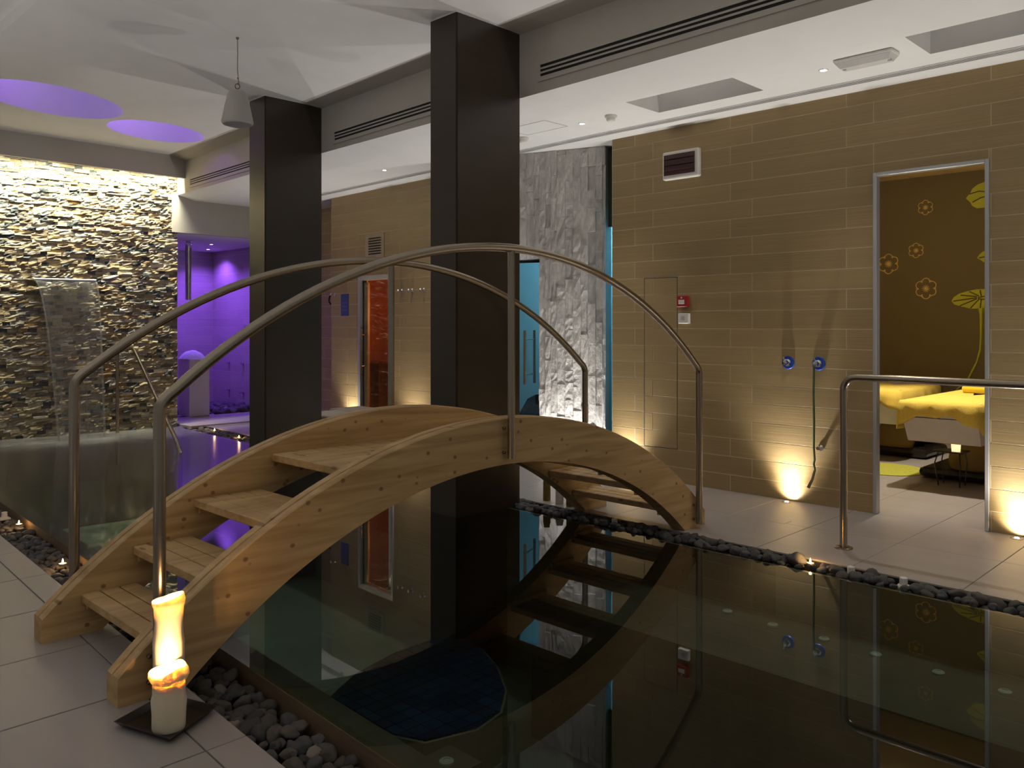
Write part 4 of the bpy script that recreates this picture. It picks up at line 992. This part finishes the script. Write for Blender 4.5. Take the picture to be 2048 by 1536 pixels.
a, b = GB - gn * .10 - gu * .05, Vector((6.13, 4.57, 0))
wallseg('glass_pane', a, b, .0, 2.20, M['teal_glass'], .008, sw2)
wallseg('upper_panel', a, b, 2.20, ZL, mat('dark_green_panel', (.06, .075, .055), .5), .02, sw2)
sl2 = thing('steam_room_lamp', (6.55, 5.3, 2.5), 'white ceiling lamp inside the teal steam room', 'ceiling light')
MB().lathe((6.55, 5.3, 2.58), [(.06, .02), (.06, 0), (.045, -.004), (.0001, -.005)], 20).build('lens', M['lens'], sl2, smooth=True)
light('steam_lamp', 'POINT', (6.60, 5.35, 2.40), 55, (.75, .92, 1.0), sl2, shadow_soft_size=.05)
MB().add([(6.22, 4.60, 2.6), (7.4, 4.6, 2.6), (7.4, 7.2, 2.6), (5.7, 6.3, 2.6)], [(0, 1, 2, 3)]).build('ceiling', M['teal_wall'], kind='structure')
def lounger(p0, p1, wv, label):
    t = thing('woven_lounger', (p0.x, p0.y, 0), label, 'lounger', 'dark woven loungers in the steam room')
    d = (p1 - p0); prof = [(0, .60), (.12, .55), (.32, .30), (.5, .26), (.68, .33), (.85, .30), (1, .16)]
    rows = [[p0 + d * s_ + Vector((0, 0, h)), p0 + d * s_ + wv + Vector((0, 0, h)), p0 + d * s_ + wv + Vector((0, 0, max(h - .10, .02))), p0 + d * s_ + Vector((0, 0, max(h - .10, .02))), p0 + d * s_ + Vector((0, 0, h))] for s_, h in prof]
    MB().sheet(rows).build('seat_shell', M['mesh'], t, smooth=60)
    for s_ in (.2, .8):
        c = p0 + d * s_ + wv * .5; MB().box(c.x - .18, c.x + .18, c.y - .03, c.y + .03, 0, .22).build('foot', M['mesh'], t)
lounger(Vector((6.15, 5.75, 0)), Vector((6.40, 6.9, 0)), Vector((.42, .05, 0)), 'dark woven lounger behind the teal glass door')
lounger(Vector((6.55, 4.78, 0)), Vector((6.68, 5.50, 0)), Vector((.40, .0, 0)), 'dark woven lounger seen through the narrow teal glass strip')

# ================================================================== TREATMENT ROOM
XB = 9.29
tr = MB().box(XB, XB + .08, .4, 4.6, -.05, 2.95).build('wall_treatment_back', M['olive'], kind='structure')
MB().box(xwall + .05, XB, 4.35, 4.42, -.05, 2.95).build('wall_treatment_left', M['olive'], kind='structure')
MB().box(xwall + .05, XB, .35, .42, -.05, 2.95).build('wall_treatment_right', M['olive'], kind='structure')
MB().box(xwall + .05, XB, .4, 4.4, 2.858, 2.90).build('ceiling', M['roomceil'], kind='structure')
MB().box(XB - .012, XB, .42, 4.35, 0, .075).build('baseboard_treatment', M['bench'], kind='structure')
# door frame
df = thing('door_1', (xwall, 1.93, 0), None, None, kind='structure')
for nm, y0, y1, z0, z1 in (('jamb', 2.264, 2.289, 0, 2.347), ('jamb', 1.569, 1.594, 0, 2.347), ('head', 1.594, 2.264, 2.322, 2.347)):
    MB().cbox(xwall - .010, xwall + .052, y0, y1, z0, z1, .003).build(nm, M['alu'], df)
# printed flowers
def flower(y, z, r, label):
    t = thing('wall_flower', (XB, y, z), label, 'wall decal', 'gold flower decals')
    def ring(cy_, cz, rad, th, nm, n=24):
        MB().tube([(XB - .001, cy_ + rad * math.cos(2 * math.pi * i / n), cz + rad * math.sin(2 * math.pi * i / n)) for i in range(n)], th, 4, closed=True).build(nm, M['gold'], t)
    for k in range(6):
        a = 2 * math.pi * k / 6 + math.pi / 6
        n = 16; ca = [a - 1.75 + 3.5 * i / n for i in range(n + 1)]
        MB().tube([(XB - .001, y + r * .62 * math.cos(a) + r * .36 * math.cos(q), z + r * .62 * math.sin(a) + r * .36 * math.sin(q)) for q in ca], r * .042, 4).build('petal', M['gold'], t)
        a2 = a + math.pi / 6; ring(y + r * .80 * math.cos(a2), z + r * .80 * math.sin(a2), r * .085, r * .022, 'bud', 8)
    for k in range(12):
        a = 2 * math.pi * k / 12; MB().tube([(XB - .001, y + r * .22 * math.cos(a), z + r * .22 * math.sin(a)), (XB - .001, y + r * .36 * math.cos(a), z + r * .36 * math.sin(a))], r * .028, 4).build('stamen', M['gold'], t)
    ring(y, z, r * .18, r * .035, 'eye'); 
    MB().lathe((XB - .0005, y, z), [(r * .12, 0), (r * .12, -.002), (r * .05, -.002)], 14, 'x').build('centre', M['gold'], t)
k5 = XB * .0006
flower(3.091, 2.532, .078, 'topmost gold flower decal on the olive wall')
flower(3.185, 2.087, .079, 'small gold flower decal in the middle of the olive wall')
flower(3.468, 1.959, .108, 'gold flower decal half hidden by the left door jamb')
flower(3.086, 1.682, .110, 'large gold flower decal lowest on the olive wall')
def leaf(pts, label, veins, stem=None):
    cy_ = sum(p[0] for p in pts) / len(pts); cz = sum(p[1] for p in pts) / len(pts)
    t = thing('wall_leaf', (XB, cy_, cz), label, 'wall decal', 'lime lotus leaf decals')
    MB().hexa([(XB - .001, y, z) for y, z in pts], [(XB - .004, y, z) for y, z in pts]).build('blade', M['lime'], t)
    for v in veins: MB().tube([(XB - .0045, y, z) for y, z in v], .006, 4).build('vein', M['olive'], t)
    if stem: MB().tube([(XB - .002, y, z) for y, z, r in stem], [r for y, z, r in stem], 6).build('stem', M['lime'], t)
kz = .0049
leaf([(2.702, 2.585), (2.66, 2.64), (2.64, 2.68), (2.59, 2.715), (2.52, 2.735), (2.42, 2.70), (2.36, 2.60), (2.42, 2.49), (2.52, 2.475), (2.60, 2.475), (2.645, 2.505), (2.66, 2.54)], 'lime lotus leaf decal at the top right of the olive wall', [[(2.67, 2.625), (2.58, 2.645), (2.47, 2.62)], [(2.64, 2.54), (2.57, 2.575), (2.47, 2.60)]])
leaf([(2.60, 1.975), (2.575, 2.01), (2.54, 2.04), (2.44, 2.05), (2.40, 1.99), (2.46, 1.93), (2.54, 1.93), (2.57, 1.955)], 'small lime leaf decal half hidden by the right door jamb', [[(2.58, 1.975), (2.48, 1.99)]])
leaf([(2.838, 1.545), (2.815, 1.585), (2.765, 1.62), (2.68, 1.645), (2.60, 1.66), (2.48, 1.66), (2.36, 1.62), (2.30, 1.56), (2.36, 1.50), (2.46, 1.475), (2.56, 1.465), (2.66, 1.465), (2.75, 1.49), (2.81, 1.51)],
     'big lime lotus flower decal on a long stem on the olive wall',
     [[(2.60, 1.575), (2.82, 1.545)], [(2.60, 1.585), (2.75, 1.605)], [(2.58, 1.59), (2.67, 1.64)], [(2.56, 1.59), (2.57, 1.65)], [(2.60, 1.565), (2.76, 1.495)], [(2.58, 1.56), (2.66, 1.47)], [(2.56, 1.555), (2.57, 1.47)], [(2.59, 1.575), (2.52, 1.59), (2.46, 1.575), (2.52, 1.555), (2.59, 1.565)]],
     [(2.56, 1.47, .035), (2.56, 1.40, .018), (2.562, 1.20, .012), (2.57, 1.05, .012), (2.60, .93, .012), (2.68, .75, .012), (2.80, .62, .010)])
# rug
rg = MB().lathe((7.72, 2.90, 0), [(.33, 0), (.335, .006), (.325, .010), (.0001, .010)], 40).build('round_rug', M['limerug'], label='round lime green rug on the treatment room floor', cat='rug')
# beds
def make_bed(label, tl):
    ox, oy = 7.0, 2.24
    t = thing('massage_bed', (ox, oy, 0), label, 'massage bed', 'massage beds in the treatment room')
    prof = [(.12, .14), (.14, .36), (.10, .40), (.06, .50), (.05, .545)]
    MB().hexa([(7.14, 1.97, .36), (8.85, 1.97, .36), (8.85, 2.51, .36), (7.14, 2.51, .36)], [(7.04, 1.96, .56), (8.90, 1.96, .56), (8.90, 2.52, .56), (7.04, 2.52, .56)]).build('frame_body', M['bed'], t)
    MB().cbox(7.02, 8.92, 1.95, 2.53, .562, .68, .035).build('mattress', M['bed'], t)
    MB().cbox(7.50, 8.75, 1.86, 2.56, .012, .095, .04).build('base_plinth', M['black'], t)
    MB().lathe((7.72, 2.19, .095), [(.17, 0), (.185, .05), (.175, .15), (.13, .22), (.09, .262)], 24).build('lift_cover', M['khaki'], t, smooth=True)
    MB().cbox(7.85, 8.25, 2.10, 2.38, .096, .358, .02).build('lift_column', M['bed'], t)
    MB().tube(rounded([(7.3, 1.93, .60), (7.22, 1.91, .60), (7.20, 1.91, .45), (7.28, 1.93, .40)], .03, 4), .012, 8).build('side_lever', M['black'], t, smooth=True)
    # towel
    w = thing('bed_towel', (ox, oy, .68), tl, 'towel', 'yellow towels on the massage beds')
    rows = []; N1 = 60; y0, y1 = 1.935, 2.545
    def hang(s): return .085 + .085 * abs(2 * s - 1) ** 2 + .015 * math.sin(s * 17)
    per = []
    top = [(8.7, 'x')]
    for i in range(N1 + 1):
        s_ = i / N1
        # perimeter: left side (y1) from back to front, then front edge, then right side
        if s_ < .36: q = s_ / .36; x, y, nx, ny = 8.75 - 1.72 * q, y1, 0, 1
        elif s_ < .64: q = (s_ - .36) / .28; x, y, nx, ny = 7.005, y1 + (y0 - y1) * q, -1, 0
        else: q = (s_ - .64) / .36; x, y, nx, ny = 7.03 + 1.72 * q, y0, 0, -1
        cr = 0
        wav = .018 * math.sin(s_ * 75); hg = hang((s_ - .36) / .28) if .36 <= s_ < .64 else .20 + .02 * math.sin(s_ * 60)
        row = [(x * .0 + (7.9), (y0 + y1) / 2, .690)]
        row.append((x - nx * .08, y - ny * .08, .692)); row.append((x - nx * .02, y - ny * .02, .688)); row.append((x + nx * .010, y + ny * .010, .668))
        for k, f in ((1, .4), (2, .75), (3, 1.0)): row.append((x + nx * (.016 + wav * f), y + ny * (.016 + wav * f), .668 - hg * f))
        rows.append(row)
    tw = MB().sheet(rows).build('cloth', M['yellow'], w, smooth=80)
    md = tw.modifiers.new('thick', 'SOLIDIFY'); md.thickness = .006; md.offset = 1
    return t, w
b1, t1 = make_bed('cream massage bed on a black plinth framed by the treatment room doorway', 'yellow towel draped over the bed in the middle of the doorway')
def dup(o, dx, label, parent=None):
    c = o.copy(); C.objects.link(c); c.parent = parent
    if parent is None: c.location = Vector(o.location) + Vector(dx); c['label'] = label
    for ch_ in o.children: dup(ch_, dx, label, c)
    return c
for src, lb in ((b1, 'second massage bed half hidden behind the left door jamb'), (t1, 'yellow towel on the bed half hidden behind the left door jamb')):
    c2 = dup(src, (1.02, .965, 0), lb)
    for ch_ in c2.children:                             # the second bed is a shorter one
        ch_.data = ch_.data.copy()
        for v in ch_.data.vertices:
            if v.co.x > .5: v.co.x = .5 + (v.co.x - .5) * .5
pl = MB()
pl.cbox(8.10, 8.42, 2.02, 2.40, .695, .775, .035).build('folded_towel', mat('bright_yellow_towel', (.85, .60, .03), .95, var=.05, scale=(60, 60, 60)), smooth=True, label='bright yellow folded towel lying on the bed by the right jamb', cat='towel')
cs = thing('candle_dish', (7.33, 2.22, .10), 'black wire stand with dish carrying a tealight before the bed plinth', 'candle holder')
MB().cbox(7.24, 7.43, 2.13, 2.36, .272, .284, .003).build('dish', M['black'], cs)
for dx, dy in ((0, 0), (.13, 0), (0, .16), (.13, .16)):
    MB().tube([(7.27 + dx, 2.16 + dy, .272), (7.25 + dx * 1.3, 2.15 + dy * 1.2, .18), (7.27 + dx, 2.16 + dy, .001)], .005, 6).build('wire_leg', M['black'], cs, smooth=True)
tg = thing('glass_tealight', (7.30, 2.20, .285), 'glowing tealight glass on the black dish under the massage bed', 'candle')
MB().lathe((7.31, 2.20, .284), [(.0001, 0), (.032, 0), (.036, .065), (.033, .065), (.029, .006), (.0001, .006)], 18, cap=False).build('cup', mat('frosted_glow', (.9, .75, .5), .5, emit=(1, .62, .3, 1), es=1.6), tg, smooth=True)
light('tealight_glow', 'POINT', (7.31, 2.20, .40), .6, (1, .6, .25), tg, shadow_soft_size=.02)
rl = thing('treatment_lamp', (7.35, 2.7, 2.858), 'warm ceiling lamp inside the treatment room', 'ceiling light')
MB().lathe((7.3, 2.55, 2.858), [(.07, 0), (.07, -.02), (.05, -.022), (.0001, -.022)], 20).build('shade', M['lens'], rl, smooth=True)
light('treatment_spot', 'SPOT', (7.3, 2.35, 2.80), 260, (1, .90, .74), rl, target=(7.5, 2.3, 0), spot_size=math.radians(80), spot_blend=.6, shadow_soft_size=.04)
light('treatment_glow', 'POINT', (7.3, 2.9, 2.55), 34, (1, .80, .55), rl, shadow_soft_size=.1)

# ================================================================== UNDER WATER
mos = thing('mosaic_seat', (2.0, 2.75, -.3), 'blue mosaic half-round seat under water beside the near pool rim', 'pool seat')
MS = [(2.07, 3.20), (2.06, 2.72), (2.12, 2.58), (2.34, 2.51), (2.52, 2.55), (2.68, 2.68), (2.84, 2.90), (2.95, 3.13), (2.96, 3.29), (2.86, 3.41), (2.60, 3.41), (2.30, 3.33)]
MB().prism([(p[0], p[1]) for p in MS], -1.1, -.36).build('seat_base', M['pool'], mos)
def clip(poly, conv):
    for (x0, y0), (x1, y1) in zip(conv, conv[1:] + conv[:1]):
        out = []; side = lambda p: (x1 - x0) * (p[1] - y0) - (y1 - y0) * (p[0] - x0)
        for p, q in zip(poly, poly[1:] + poly[:1]):
            a, b = side(p), side(q)
            if a >= 0: out.append(p)
            if (a >= 0) != (b >= 0): t = a / (a - b); out.append((p[0] + t * (q[0] - p[0]), p[1] + t * (q[1] - p[1])))
        poly = out
        if len(poly) < 3: return []
    return poly
gx = .075; MSi = [(2.47 + (x - 2.47) * .97, 2.95 + (y - 2.95) * .97) for x, y in MS]
for i in range(13):
    for j in range(13):
        x = 2.05 + gx * i; y = 2.48 + gx * j
        q = clip([(x + .002, y + .002), (x + gx - .002, y + .002), (x + gx - .002, y + gx - .002), (x + .002, y + gx - .002)], MSi)
        if len(q) > 2: MB().prism(q, -.3605, -.352).build('mosaic_tile', M['mosaic'], mos)
NZ = [(4.136, 2.412), (4.117, 2.133), (4.115, 1.853), (4.097, 1.588), (4.084, 1.303), (4.073, 1.030), (4.06, .75), (1.996, 2.308)]
NZL = ['white round nozzle in the sunken ledge row, ' + k for k in ('first from the footbridge', 'second from the footbridge', 'third from the footbridge', 'fourth from the footbridge', 'fifth from the footbridge', 'sixth from the footbridge', 'last beyond the right picture edge')] + ['single white round nozzle under water near the bottom picture edge']
MB().prism([(1.90, 2.22), (2.09, 2.22), (2.09, 2.40), (1.90, 2.40)], -1.1, -.29).build('trim_5', M['ledge'], kind='structure')
for (x, y), lb in zip(NZ, NZL):
    t = thing('pool_nozzle', (x, y, -.29), lb, 'nozzle', 'white pool nozzles')
    MB().lathe((x, y, -.29), [(.027, 0), (.027, .008), (.021, .012), (.012, .012)], 18, cap=False).build('ring', M['nozzle'], t, smooth=True)
    MB().lathe((x, y, -.29), [(.0001, .010), (.012, .010)], 18, cap=False).build('jet', M['nozzle'], t)
